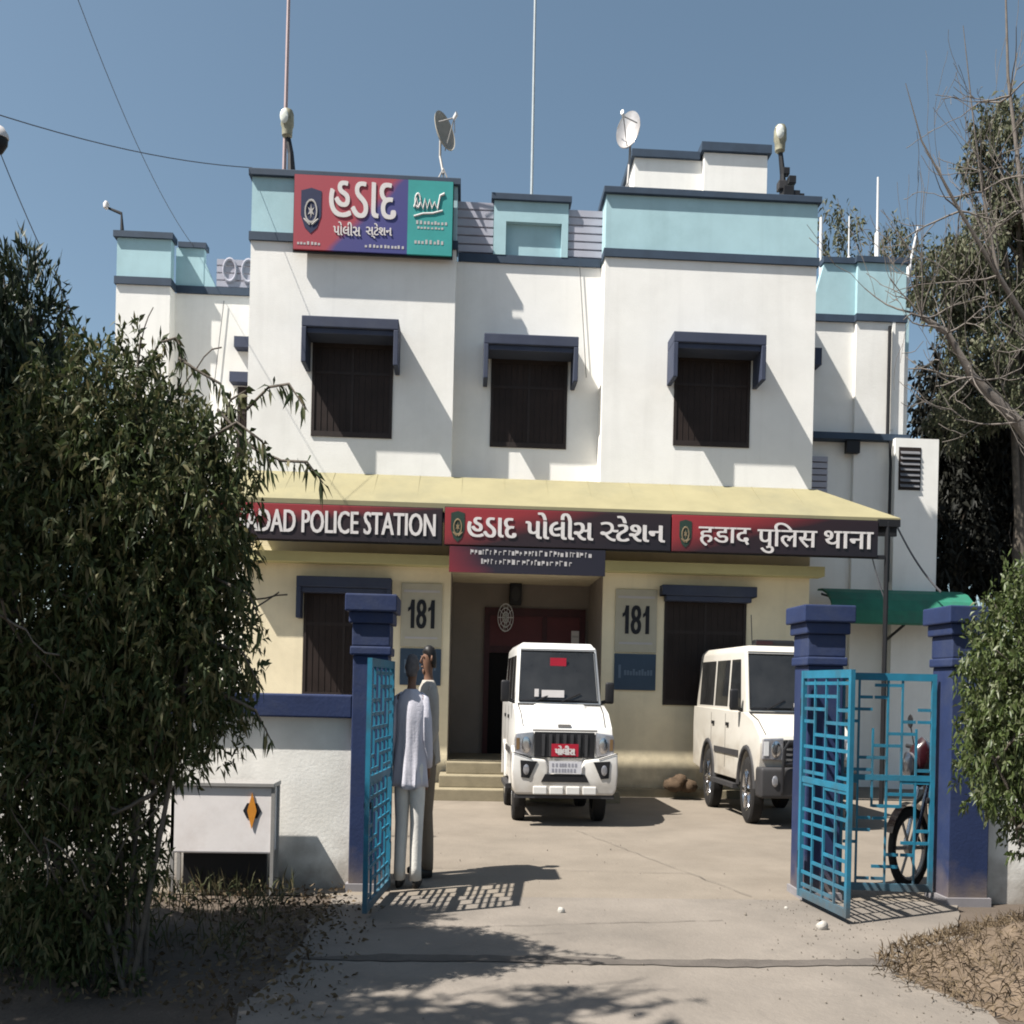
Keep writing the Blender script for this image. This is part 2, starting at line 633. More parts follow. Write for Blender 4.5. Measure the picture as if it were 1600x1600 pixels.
# ------------------------------------------------------------------ police station
YB, YR, YW = 22.0, 22.6, 25.2
XL0, XL1, XR0, XR1 = -5.28, -0.45, 3.12, 8.29
ZB, ZT = 7.34, 8.19                                  # belt line, parapet top
bld = thing('police_station', 'two storey white and teal police station with blue window hoods and yellow canopy', 'building', (1.5, 24, 0), world=True)
m_ = MB()
# upper storey
m_.box(XL0, XL1, YB, 32, 3.95, ZB - .06)
m_.box(XL1, XR0, YR, 32, 3.95, ZB - .06)
m_.box(XR0, XR1, YB, 32, 3.95, ZB - .06)
m_.build('upper_wall', WHITE, bld)
m_ = MB()                                            # ground storey, open porch in the middle
m_.box(XL0, XL1 + .05, YB, 24.4, 0, 3.95)
m_.box(XR0 + .13, XR1, YB, 24.4, 0, 3.95)
m_.box(XL0, XR1, 24.7, 32, 0, 3.95)
m_.box(XL1 + .05, XR0 + .13, YB + .1, 24.7, 2.98, 3.95)
m_.build('lower_wall', CREAM, bld)
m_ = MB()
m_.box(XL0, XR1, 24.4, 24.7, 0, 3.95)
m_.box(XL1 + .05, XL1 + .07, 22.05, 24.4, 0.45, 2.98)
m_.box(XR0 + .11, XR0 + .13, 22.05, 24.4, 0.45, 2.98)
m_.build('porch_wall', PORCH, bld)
m_ = MB()
m_.box(XL1 - .35, XR0 + .4, 20.5, 24.4, 0, .15)
m_.box(XL1 - .1, XR0 + .15, 20.9, 24.4, .15, .30)
m_.box(XL1 + .05, XR0 + .13, 21.35, 24.4, .30, .45)
m_.box(XL0, XL1 - .36, 21.75, 22, 0, .12)
m_.box(XR0 + .41, XR1 + .2, 21.75, 22, 0, .12)
m_.build('step', STEP, bld, bevel=.012)

# belt course and parapet
m_ = MB()
for (x0, x1, y) in [(XL0 - .04, XL1 + .04, YB), (XL1 + .04, XR0 - .04, YR), (XR0 - .04, XR1 + .05, YB)]:
    m_.box(x0, x1, y - .06, y + .35, ZB - .06, ZB + .05)
m_.box(XL0 - .04, XL0 + .3, YB + .35, YW + .4, ZB - .06, ZB + .05)
m_.box(XR1 - .3, XR1 + .05, YB + .35, YW + .4, ZB - .06, ZB + .05)
m_.build('belt_course', TRIM, bld)
m_ = MB()
m_.box(XL0, XL1, YB, YB + .22, ZB + .05, ZT - .06)
m_.box(XL0, XL0 + .22, YB + .22, 27, ZB + .05, ZT - .06)
m_.box(XL1 - .22, XL1, YB + .22, YB + 1.6, ZB + .05, ZT - .06)
m_.box(XR0, XR1, YB, YB + .22, ZB + .05, ZT - .06)
m_.box(XR1 - .22, XR1, YB + .22, 27, ZB + .05, ZT - .06)
m_.box(XR0, XR0 + .22, YB + .22, YB + 1.6, ZB + .05, ZT - .06)
# central block with a sunk panel
cx0, cx1 = at(772, 330, YR)[0], at(888, 330, YR)[0]
m_.box(cx0, cx1, YR + .07, YR + .3, ZB + .05, ZT - .06)
m_.box(cx0, cx0 + .30, YR - .07, YR + .07, ZB + .05, ZT - .06)
m_.box(cx1 - .16, cx1, YR - .07, YR + .07, ZB + .05, ZT - .06)
m_.box(cx0 + .30, cx1 - .16, YR - .07, YR + .07, ZT - .34, ZT - .06)
m_.build('parapet', TEAL, bld)
m_ = MB()
for (x0, x1, y0, y1) in [(XL0 - .07, XL1 + .07, YB - .09, YB + .28), (XL0 - .07, XL0 + .28, YB + .28, 27), (XL1 - .26, XL1 + .07, YB + .28, YB + 1.6),
                         (XR0 - .07, XR1 + .07, YB - .09, YB + .28), (XR1 - .28, XR1 + .07, YB + .28, 27), (XR0 - .07, XR0 + .26, YB + .28, YB + 1.6),
                         (cx0 - .07, cx1 + .07, YR - .14, YR + .36)]:
    m_.box(x0, x1, y0, y1, ZT - .06, ZT + .03)
m_.build('coping', TRIM, bld, bevel=.008)


def louvre(x0, x1, y, z0, z1, n=6, name='railing'):
    mb = MB()
    st = (z1 - z0) / n
    for i in range(n):
        mb.box(x0, x1, y, y + .10, z0 + i * st + st * .22, z0 + (i + 1) * st)
    k = max(2, int((x1 - x0) / .45))
    for i in range(k + 1):
        x = x0 + (x1 - x0) * i / k
        mb.box(x - .03, x + .03, y + .101, y + .18, z0, z1)
    return mb.build(name, LILAC, bld)


louvre(XL1, cx0 - .01, YR, ZB + .06, ZT - .08)
louvre(cx1 + .01, XR0, YR, ZB + .06, ZT - .12)

# main flat roof
m_ = MB()
m_.box(XL0 + .23, XR1 - .23, YR + .4, 31.5, ZB - .05, ZB + .02)
m_.build('roof', mat('roof_cement', (0.30, 0.28, 0.26), 0.9, 0.15, 1.5), bld)

# stair head room behind the right bay
m_ = MB()
a = at(992, 240, 27); b = at(1098, 240, 27); c = at(1196, 240, 27)
m_.box(a[0], b[0], 27, 31, ZB, 10.28)
m_.box(b[0], c[0], 26.8, 31, ZB, 10.36)
m_.build('stair_tower', WHITE, bld)
m_ = MB()
m_.box(a[0] - .1, b[0] - .1, 26.9, 31.1, 10.28, 10.40)
m_.box(b[0] - .1, c[0] + .1, 26.7, 31.1, 10.37, 10.51)
m_.build('stair_tower_coping', TRIM, bld)

# wings: each a part of its own, left then right
WLX0, WLX1, WRX1 = -9.42, -8.02, 12.0


def pieces(name, m, *bx, bevel=0):
    q = MB()
    for b in bx:
        q.box(*b)
    return q.build(name, m, bld, bevel=bevel)


pieces('wing_wall', WHITE, (WLX0, WLX1, YW - .42, 31, 0, ZB - .06), (WLX1, XL0, YW, 31, 0, ZB - .06))
pieces('wing_wall', WHITE, (XR1, 10.62, YW + .02, 31, 0, ZB - .06), (10.62, WRX1, YW - .12, 31, 0, ZB - .06), (11.62, 11.70, YW - .17, YW - .12, 5.6, ZB - .06), (WRX1, 12.55, YW + .8, 31, 0, ZB + .1))
pieces('side_block', WHITE, (11.62, 12.84, YW - .5, YW + .78, 0, 5.42))
pieces('wing_belt', TRIM, (WLX0 - .04, WLX1 + .04, YW - .48, YW - .05, ZB - .06, ZB + .05), (WLX1 + .04, XL0 - .05, YW - .06, YW + .3, ZB - .06, ZB + .05))
pieces('wing_belt', TRIM, (XR1 + .06, 10.58, YW - .05, YW + .3, ZB - .06, ZB + .05), (10.58, WRX1 + .04, YW - .18, YW + .3, ZB - .06, ZB + .05))
pieces('wing_belt', TRIM, (XR1 + .02, WRX1 + .1, YW - .35, YW - .12, 5.40, 5.50), (XR1 + .06, 10.62, YW - .12, YW + .02, 5.40, 5.50))
m_ = MB()
m_.box(WLX0, WLX1, YW - .42, YW - .15, ZB + .05, 7.97)
m_.box(WLX0, WLX0 + .2, YW - .15, 30, ZB + .05, 7.97)
m_.prism([(YW, ZB + .05), (YW + .2, ZB + .05), (YW + .2, 7.97), (YW, 7.97)], WLX1, -7.28)
m_.plate([(-7.28, ZB + .05), (-6.95, ZB + .05), (-7.28, 7.80)], YW + .01, YW + .19)
m_.build('wing_parapet', TEAL, bld)
m_ = MB()
m_.plate([(9.35, ZB + .05), (10.62, ZB + .05), (10.62, 8.20), (9.72, 8.20)], YW + .02, YW + .22)
m_.box(10.62, WRX1, YW - .12, YW + .22, ZB + .05, 8.20)
m_.build('wing_parapet', TEAL, bld)
pieces('wing_parapet', TEAL, (WRX1 - .2, WRX1 + .55, YW + .79, YW + 1.1, 7.0, ZT - .45))
pieces('wing_coping', TRIM, (WLX0 - .08, WLX1 + .06, YW - .5, YW - .1, 7.97, 8.06), (WLX1 + .06, -7.22, YW - .06, YW + .26, 7.97, 8.05))
pieces('wing_coping', TRIM, (9.68, 10.56, YW - .04, YW + .28, 8.20, 8.29), (10.56, WRX1 + .08, YW - .18, YW + .28, 8.20, 8.29))
louvre(-6.95, XL0, YW + .05, ZB + .06, ZT - .35, 4)
louvre(XR1, 9.34, YW + .05, ZB + .06, ZT - .45, 4)
# grille pattern of the left wing railing: ring ornaments
m_ = MB()
for i in range(3):
    c = Vector((-6.6 + .5 * i, YW + .02, ZB + .33))
    m_.tube([c + Vector((.17 * math.cos(t), 0, .17 * math.sin(t))) for t in [k * math.pi / 8 for k in range(17)]], .03, 6)
m_.build('railing_ornament', LILAC, bld)


def window(x0, x1, y, z0, z1, nv=2, name='window'):
    fr = MB()
    t = .07
    fr.box(x0, x0 + t, y - .03, y + .05, z0, z1)
    fr.box(x1 - t, x1, y - .03, y + .05, z0, z1)
    fr.box(x0 + t, x1 - t, y - .03, y + .05, z0, z0 + t)
    fr.box(x0 + t, x1 - t, y - .03, y + .05, z1 - t, z1)
    for i in range(1, nv):
        x = x0 + (x1 - x0) * i / nv
        fr.box(x - .03, x + .03, y - .025, y + .05, z0 + t, z1 - t)
    f = fr.build(name, WOOD, bld)
    p = MB()
    p.box(x0 + t, x1 - t, y - .008, y + .02, z0 + t, z1 - t)
    p.build('pane', DARKGLASS, f)
    gr = MB()
    for i in range(1, 12):
        x = x0 + t + (x1 - x0 - 2 * t) * i / 12
        gr.tube([(x, y - .014, z0 + t), (x, y - .014, z1 - t)], .006, 5)
    gr.box(x0 + t, x1 - t, y - .020, y - .012, z0 + (z1 - z0) * .66, z0 + (z1 - z0) * .69)
    gr.build('grille', WOOD, f)
    return f


def hood(x0, x1, y, z1, depth=.69, drop=.60, th=.14):
    m = MB()
    m.box(x0, x1, y - depth, y, z1 - th, z1)
    m.box(x0, x0 + .11, y - depth, y, z1 - drop, z1 - th)
    m.box(x1 - .11, x1, y - depth, y, z1 - drop, z1 - th)
    m.box(x0 + .11, x1 - .11, y - depth + .06, y, z1 - th - .07, z1 - th)
    return m.build('window_hood', HOODM, bld, bevel=.012)


window(-3.78, -1.88, YB, 4.72, 5.98)
window(.46, 2.34, YR, 4.75, 5.98)
window(4.86, 6.72, YB, 4.77, 6.0)
hood(-3.93, -1.72, YB, 6.17)
hood(.26, 2.52, YR, 6.17)
hood(4.68, 6.88, YB, 6.17)
window(-3.85, -1.95, YB, 1.25, 2.70)
window(4.75, 6.75, YB, 1.25, 2.72)
hood(-3.98, -1.78, YB, 2.84, depth=.35, drop=.55)
hood(4.62, 6.9, YB, 2.86, depth=.35, drop=.12)
# narrow sunshades on the left wing, half hidden by the bay
pieces('sunshade', HOODM, (-6.35, -5.29, YW - .35, YW, 6.44, 6.60))
pieces('sunshade', HOODM, (-6.45, -5.29, YW - .35, YW, 5.92, 6.07))
window(-6.3, -5.4, YW, 4.7, 5.9, 1)
m_ = MB()
m_.box(8.9, 9.55, YW - .4, YW + .02, 6.52, 6.78)
m_.build('sunshade', HOODM, bld)
f = louvre(9.0, 9.9, YW - .10, 4.55, 5.15, 6, 'louvre_window')
f = MB()
for i in range(7):
    z = 4.66 + i * .085
    f.hexa([(11.76, YW - .56, z), (12.30, YW - .56, z), (12.30, YW - .50, z + .05), (11.76, YW - .50, z + .05)],
           [(11.76, YW - .555, z + .012), (12.30, YW - .555, z + .012), (12.30, YW - .50, z + .062), (11.76, YW - .50, z + .062)])
f.build('louvre_window', mat('louvre_grey', (0.13, 0.13, 0.14), 0.6, 0.1, 3), bld)
m_ = MB()
m_.box(11.72, 12.34, YW - .515, YW - .497, 4.62, 5.28)
m_.build('louvre_back', WOOD, bld)
m_ = MB()
m_.tube([(11.52, YW - .22, 7.2), (11.52, YW - .22, 5.52)], .05, 8)
m_.tube([(11.52, YW - .40, 5.38), (11.54, YW - .40, 5.0), (11.54, YW - .40, 3.2)], .04, 8)
m_.box(10.35, 10.72, YW - .3, YW - .13, 5.2, 5.39)
m_.build('drain_pipe', BLACK, bld)

# yellow canopy with its soffit and rafters
cL, cR = -5.5, 8.40
m_ = MB()
zw, zf, yf = 4.24, 3.73, 20.62
m_.hexa([(cL, yf, zf - .10), (9.86, yf, zf - .10), (cR, YB - .002, zw - .10), (cL, YB - .002, zw - .10)],
        [(cL, yf, zf), (9.86, yf, zf), (cR, YB - .002, zw), (cL, YB - .002, zw)])
m_.hexa([(9.86, yf, zf - .10), (9.86, 24.4, zf - .10), (cR, 24.4, zw - .10), (cR, YB, zw - .10)],
        [(9.86, yf, zf), (9.86, 24.4, zf), (cR, 24.4, zw), (cR, YB, zw)])
can = m_.build('canopy', YELLOW, bld)
for i in range(14):
    x = cL + .3 + i * 1.0
    m_ = MB()
    m_.hexa([(x, yf + .02, zf - .004), (x + .02, yf + .02, zf - .004), (x + .02, YB - .01, zw - .004), (x, YB - .01, zw - .004)],
            [(x, yf + .02, zf + .005), (x + .02, yf + .02, zf + .005), (x + .02, YB - .01, zw + .005), (x, YB - .01, zw + .005)])
    m_.build('seam', YELLOW, can)
m_ = MB()
m_.box(cL, 9.8, 20.66, 20.74, 3.50, zf - .11)
for i in range(9):
    x = cL + .2 + i * 1.7
    m_.box(x, x + .06, 20.74, YB, 3.52, 3.60)
m_.build('canopy_beam', BLACK, can)
m_ = MB()
m_.box(cL, XR1 + .2, 21.55, YB, 3.02, 3.15)
m_.build('lintel_band', SOFFIT, bld)

# door of the porch
d = MB()
x0, z0 = at(752, 1200, 24.38)[0], .45
d.box(x0, x0 + .14, 24.30, 24.4, z0, 2.62)
d.box(3.0, 3.14, 24.30, 24.4, z0, 2.62)
d.box(x0 + .14, 3.0, 24.30, 24.4, 2.5, 2.62)
d.box(x0 + .14, 3.0, 24.31, 24.4, 1.95, 2.05)
d.box(2.0, 2.12, 24.31, 24.4, z0, 2.5)
dr = d.build('door', MAROON, bld)
p = MB(); p.box(x0 + .14, 2.0, 24.38, 24.396, z0, 1.95); p.build('doorway_shade', mat('interior_dark', (0.008, 0.007, 0.007), .9, .1, 2), dr)  # near-black sheet, darkness of the unlit interior put into its colour
p = MB(); p.box(2.12, 3.0, 24.34, 24.37, z0 + .1, 1.95); p.build('door_leaf', MAROON, dr)
p = MB(); p.box(x0 + .14, 2.0, 24.35, 24.37, 2.05, 2.5); p.box(2.12, 3.0, 24.35, 24.37, 2.05, 2.5); p.build('transom', mat('transom_red', (0.09, 0.018, 0.02), .5, .1, 3), dr)

# ------------------------------------------------------------------ signboards
RB = [(0.0, (0.27, 0.020, 0.026)), (0.26, (0.22, 0.018, 0.022)), (0.46, (0.016, 0.005, 0.008)), (1.0, (0.005, 0.004, 0.008))]
SY = 20.42
z0, z1 = 3.22, 3.66


def emblem(cx, cz, h, y, parent, face=(0.02, 0.02, 0.05), ring=(0.35, 0.33, 0.30), name='emblem'):
    w_ = h * .42
    sh = MB()
    sh.plate([(cx - w_, cz + h * .48), (cx, cz + h * .55), (cx + w_, cz + h * .48), (cx + w_, cz - h * .1), (cx + w_ * .6, cz - h * .38), (cx, cz - h * .52), (cx - w_ * .6, cz - h * .38), (cx - w_, cz - h * .1)], y - .008, y)
    e = sh.build(name, mat('emblem_face_%0.2f' % face[2], face, .5, .1, 4), parent)
    r = MB()
    rr_ = h * .24
    r.tube([(cx + rr_ * math.cos(t), y - .010, cz + rr_ * 1.1 * math.sin(t)) for t in [k * math.pi / 8 for k in range(17)]], h * .035, 5)
    for k in range(6):
        t = k * math.pi / 3 + math.pi / 2
        r.plate([(cx + h * .16 * math.cos(t), cz + h * .18 * math.sin(t)), (cx + h * .055 * math.cos(t + .52), cz + h * .06 * math.sin(t + .52)), (cx, cz), (cx + h * .055 * math.cos(t - .52), cz + h * .06 * math.sin(t - .52))], y - .016, y - .009)
    for k in (-1, 1):
        r.tube([(cx + k * h * t_, y - .010, cz - h * .34 + abs(t_) * h * .55) for t_ in (.04, .14, .24, .30)], [h * .03, h * .035, h * .03, h * .015], 5)
    r.build('crest', mat('emblem_ink_%0.2f' % ring[0], ring, .6, .1, 4), e)
    return e


def sign(name, label, x0, x1, z0, z1, y, m, th=.06):
    t = thing(name, label, 'sign', ((x0 + x1) / 2, y, z0), world=True)
    mb = MB()
    mb.box(x0, x1, y, y + th, z0, z1)
    mb.build('board', m, t, bevel=.006)
    fr = MB()
    fr.box(x0 - .015, x1 + .015, y + th, y + th + .03, z0 - .015, z1 + .015)
    fr.build('frame', BLACK, t)
    return t


s1 = sign('signboard', 'red and black strip sign with white English capitals above the left lower window', at(325, 820, SY)[0], at(692, 820, SY)[0] - .02, 3.20, 3.64, SY, printmat('strip_print_a', RB, (0.45, -0.55), .55))
writing('HADAD POLICE STATION', at(366, 820, SY)[0], at(680, 820, SY)[0], 3.29, 3.57, SY - .004, INK, s1, bold=.012)
s2 = sign('signboard', 'red and black strip sign with white Gujarati letters and a lower panel above the entrance', at(695, 830, SY)[0], at(1048, 830, SY)[0], 3.20, 3.66, SY, printmat('strip_print_b', RB, (0.64, -0.35), .35))
low = MB()
lx0, lx1 = at(702, 870, SY)[0], at(946, 870, SY)[0]
low.box(lx0, lx1, SY + .002, SY + .06, 2.86, 3.182)
lp = low.build('lower_panel', printmat('lower_print', [(0, (0.16, .012, .02)), (.10, (0.10, .010, .02)), (.24, (.010, .007, .016)), (1, (.008, .007, .016))], (0.8, 0.1)), s2)
for row, (a_, b_) in enumerate([(735, 925), (752, 895)]):
    mk = MB()
    rr = random.Random(row)
    x = at(a_, 870, SY)[0]
    xe = at(b_, 870, SY)[0]
    zz = 3.085 - row * .115
    while x < xe:                                    # a line too small to read: short strokes
        wd = rr.uniform(.03, .075)
        hh = rr.uniform(.045, .07)
        mk.box(x, x + .014, SY - .006, SY, zz, zz + hh)
        mk.box(x + .015, x + wd, SY - .006, SY, zz + hh * rr.choice((0, .4, .75)), zz + hh * rr.choice((.9, 1.0)))
        x += wd + rr.uniform(.015, .06)
    mk.build('lettering', INKGREY, lp)
emblem(at(715, 830, SY)[0], 3.42, .36, SY - .001, s2, (0.02, .04, .03), (.22, .16, .09))
writing('હડાદ', at(731, 830, SY)[0], at(806, 830, SY)[0], 3.30, 3.55, SY - .004, INK, s2, bold=.016)
writing('પોલીસ', at(822, 830, SY)[0], at(926, 830, SY)[0], 3.30, 3.63, SY - .004, INK, s2, bold=.016)
# the conjunct: a half letter (its upright cut off), then the rest of the word
v, f = glyphs('સ')
mn, mx = v.min(0), v.max(0)
hx0, hx1 = at(938, 830, SY)[0], at(966, 830, SY)[0]
keep = mn[0] + (mx[0] - mn[0]) * .70
hb = bmesh.new()
vs = [hb.verts.new((p[0], 0, p[1])) for p in v]
for t in f:
    try: hb.faces.new([vs[i] for i in t])
    except ValueError: pass
r = bmesh.ops.bisect_plane(hb, geom=hb.verts[:] + hb.edges[:] + hb.faces[:], plane_co=(keep, 0, 0), plane_no=(1, 0, 0), clear_outer=True)
half = MB()
half.bm = hb
for q in hb.verts:
    q.co = Vector((hx0 + (q.co.x - mn[0]) / (keep - mn[0]) * (hx1 - hx0), SY - .004, 3.30 + (q.co.z - mn[1]) / (mx[1] - mn[1]) * .24))
r = bmesh.ops.extrude_face_region(hb, geom=hb.faces[:])
for e in r['geom']:
    if isinstance(e, bmesh.types.BMVert): e.co.y -= .012
half.build('lettering', INK, s2)
writing('ટેશન', at(964, 830, SY)[0], at(1038, 830, SY)[0], 3.30, 3.62, SY - .004, INK, s2, bold=.016)
s3 = sign('signboard', 'red and black strip sign with white Hindi letters above the right lower window', at(1050, 840, SY)[0], at(1372, 840, SY)[0], 3.20, 3.66, SY, printmat('strip_print_c', RB, (0.60, -0.40), .40))
emblem(at(1071, 835, SY)[0], 3.42, .33, SY - .001, s3, (0.03, .035, .03), (.20, .15, .09))
writing('हडाद', at(1092, 840, SY)[0], at(1172, 840, SY)[0], 3.28, 3.52, SY - .004, INK, s3, bold=.008)
writing('पुिलस', at(1184, 840, SY)[0], at(1276, 840, SY)[0], 3.21, 3.60, SY - .004, INK, s3, bold=.008)
writing('थाना', at(1288, 840, SY)[0], at(1364, 840, SY)[0], 3.30, 3.52, SY - .004, INK, s3, bold=.008)
# steel post and bracket at the right end of the strip
pz = thing('sign_post', 'thin black steel post with a bracket at right end of the strip signs', 'post', (at(1388, 840, SY)[0], SY + .05, 0), world=True)
px = at(1388, 840, SY)[0]
m_ = MB(); m_.tube([(px, SY + .06, 0), (px, SY + .06, 3.68)], .055, 8); m_.build('pole', BLACK, pz)
m_ = MB()
m_.box(at(1372, 830, SY)[0] + .02, px + .28, SY + .01, SY + .09, 3.60, 3.69)
m_.build('bracket', BLACK, pz)
m_ = MB()
m_.box(at(1372, 830, SY)[0] + .02, px - .06, SY + .01, SY + .06, 3.18, 3.23)
m_.build('bracket', BLACK, pz)

# roof sign
RY = 21.74
rx0, rxm, rx1 = at(459, 340, RY)[0], at(637, 340, RY)[0], at(707, 340, RY)[0]
rz0, rz1 = 7.130, 8.110
rs = thing('signboard', 'large red and blue roof sign with shield emblem and teal end panel', 'sign', ((rx0 + rx1) / 2, RY, rz0), world=True)
m_ = MB(); m_.box(rx0, rxm, RY, RY + .06, rz0, rz1)
m_.build('board', printmat('roof_print', [(0, (0.30, 0.035, 0.05)), (.54, (0.30, 0.035, 0.05)), (.60, (0.045, 0.04, 0.17)), (1, (0.035, 0.04, 0.18))], (0.62, -0.38), .38), rs)
m_ = MB(); m_.box(rxm, rx1, RY, RY + .06, rz0, rz1)
m_.build('end_panel', mat('panel_teal', (0.035, 0.27, 0.26), .5, .08, 2), rs)
m_ = MB()
m_.box(rx0 - .02, rx1 + .02, RY + .06, RY + .13, rz0 - .02, rz1 + .02)
for x in (rx0 + .2, rxm, rx1 - .2):
    m_.box(x, x + .06, RY + .13, 22.0, 7.410, 7.470)
    m_.box(x, x + .06, RY + .13, 22.0, 7.910, 7.970)
m_.build('frame', BLACK, rs)
emblem(at(486, 335, RY)[0], 7.630, .56, RY - .001, rs, (0.015, .02, .06), (.40, .38, .36))
writing('હડાદ', at(515, 330, RY)[0], at(618, 330, RY)[0], 7.570, 8.050, RY - .004, INK, rs, bold=.016)
writing('પોલીસ', at(521, 370, RY)[0], at(563, 370, RY)[0], 7.330, 7.510, RY - .004, INK, rs, bold=.006)
writing('સ્ટેશન', at(572, 370, RY)[0], at(612, 370, RY)[0], 7.310, 7.510, RY - .004, INK, rs, bold=.006)
sc_ = MB()
rr = random.Random(4)
for (a_, b_, z_) in [(464, 498, 7.190), (570, 630, 7.190)]:
    x = at(a_, 390, RY)[0]
    sc_ = MB()
    while x < at(b_, 390, RY)[0]:
        sc_.box(x, x + .05, RY - .006, RY, z_, z_ + rr.uniform(.025, .045)); x += rr.uniform(.07, .1)
    sc_.build('lettering', INKGREY, rs)
for (a_, b_, z_, h_) in [(650, 697, 7.530, .05), (652, 690, 7.470, .03), (648, 690, 7.270, .06)]:
    x = at(a_, 360, RY)[0]
    sc_ = MB()
    while x < at(b_, 360, RY)[0]:
        sc_.box(x, x + .05, RY - .006, RY, z_, z_ + rr.uniform(.6, 1) * h_); x += rr.uniform(.07, .1)
    sc_.build('lettering', INKGREY, rs)
# brush script of the teal panel: two joined strokes with loops
sw = MB()
bx = at(647, 325, RY)[0]
bw = at(694, 325, RY)[0] - bx
path = [(0, .35), (.08, .75), (.16, .35), (.22, .6), (.30, .3), (.36, .75), (.44, .32), (.52, .72), (.60, .35), (.68, .62), (.78, .3), (.86, .95), (1.0, 1.05)]
sw.tube([(bx + p[0] * bw, RY - .008, 7.650 + p[1] * .28) for p in path], .022, 6)
sw.tube([(bx + p[0] * bw, RY - .008, 7.630 + p[1] * .1) for p in [(0, 0), (.3, .4), (.62, .5), (.95, .9)]], .014, 6)
sw.tube([(bx + (.12 + .09 * math.cos(t)) * bw, RY - .008, 7.840 + .09 * math.sin(t)) for t in [k * .5 for k in range(13)]], .018, 6)
sw.build('lettering', INK, rs)

# 181 boards on the wall
for (a_, b_, lab) in [(626, 690, 'white 181 wall board left of the entrance, partly behind the two people'), (961, 1026, 'white 181 wall board right of the entrance with blue panel below')]:
    y = 21.955
    x0, x1 = at(a_, 990, y)[0], at(b_, 990, y)[0]
    t = thing('number_board', lab, 'sign', ((x0 + x1) / 2, y, 1.4), group='helpline boards beside the entrance', world=True)
    m_ = MB(); m_.box(x0, x1, y, y + .035, 1.95, 2.80)
    m_.build('board', mat('board_cream', (0.40, 0.37, 0.29), .7, .06, 3), t, bevel=.005)
    m_ = MB(); m_.box(x0, x1, y, y + .035, 1.44, 1.93)
    pb = m_.build('panel', mat('board_blue', (0.035, 0.06, 0.095), .6, .1, 3), t, bevel=.005)
    wd = x1 - x0
    for u in (.17, .66):
        xs = x0 + wd * u
        m_ = MB(); m_.plate([(xs, 2.47), (xs + .045, 2.49), (xs + .075, 2.58), (xs + .155, 2.58), (xs + .155, 2.20), (xs + .065, 2.20), (xs + .065, 2.45), (xs, 2.42)], y - .015, y - .003)
        m_.build('number', INKBLACK, t)
    writing('8', x0 + wd * .385, x0 + wd * .605, 2.195, 2.585, y - .003, INKBLACK, t, bold=.018, name='number')
    m_ = MB(); m_.box(x0 + .06, x1 - .06, y - .006, y, 2.68, 2.71); m_.build('rule', INKGREY, t)
    m_ = MB(); m_.box(x0 + .10, x1 - .10, y - .006, y, 2.06, 2.085); m_.build('rule', INKGREY, t)
    m_ = MB()
    m_.box(x0 + .10, x0 + .16, y - .006, y, 1.60, 1.78)
    rr = random.Random(9)
    x = x0 + .24
    while x < x1 - .12:
        m_.box(x, x + .05, y - .006, y, 1.64, 1.64 + rr.uniform(.05, .09)); x += .07
    m_.build('lettering', mat('board_print', (0.10, .14, .19), .6, .05, 3), pb)

# small things of the porch and the wall
t = thing('wall_speaker', 'dark box loudspeaker hanging above the entrance door', 'speaker', (at(806, 912, 24.2)[0], 24.2, 2.75), world=True)
x = at(806, 912, 24.2)[0]
m_ = MB(); m_.box(x - .16, x + .16, 24.12, 24.34, 2.66, 2.98); m_.build('case', BLACK, t, bevel=.02)
m_ = MB(); m_.lathe([(.11, 24.105), (.09, 24.115), (.03, 24.118)], (x, 0, 2.82), 'y', 16); m_.build('cone', CARGREY, t)
t = thing('notice_paper', 'small white notice pinned on the maroon door behind the white jeep', 'notice', (at(899, 978, 24.28)[0], 24.28, 2.1), world=True)
a = at(893, 978, 24.28)[0]; b = at(905, 978, 24.28)[0]
m_ = MB(); m_.box(a, b, 24.27, 24.29, 2.08, 2.30); m_.build('sheet', INK, t)
m_ = MB(); m_.box(a + .02, b - .02, 24.262, 24.27, 2.2, 2.23); m_.build('heading', INKGREY, t)
t = thing('wall_fan', 'pale cage fan on a wall bracket by the entrance door', 'fan', (at(790, 960, 23.9)[0], 23.9, 2.3), world=True)
c = P(790, 965, 23.9)
m_ = MB()
for rad in (.08, .14, .2):
    m_.tube([c + Vector((rad * math.cos(k), -.05 + rad * .2, rad * math.sin(k))) for k in [q * math.pi / 10 for q in range(21)]], .008, 5)
for k in range(10):
    q = k * math.pi / 5
    m_.tube([c + Vector((.03 * math.cos(q), -.06, .03 * math.sin(q))), c + Vector((.2 * math.cos(q), -.01, .2 * math.sin(q)))], .006, 5)
m_.build('cage', PALE, t)
m_ = MB(); m_.lathe([(.06, 0), (.07, .1), (.04, .18)], c, 'y', 14); m_.tube([c + Vector((0, .15, 0)), c + Vector((0, .3, -.18)), c + Vector((0, .47, -.18))], .02, 6); m_.build('motor', GREY, t)

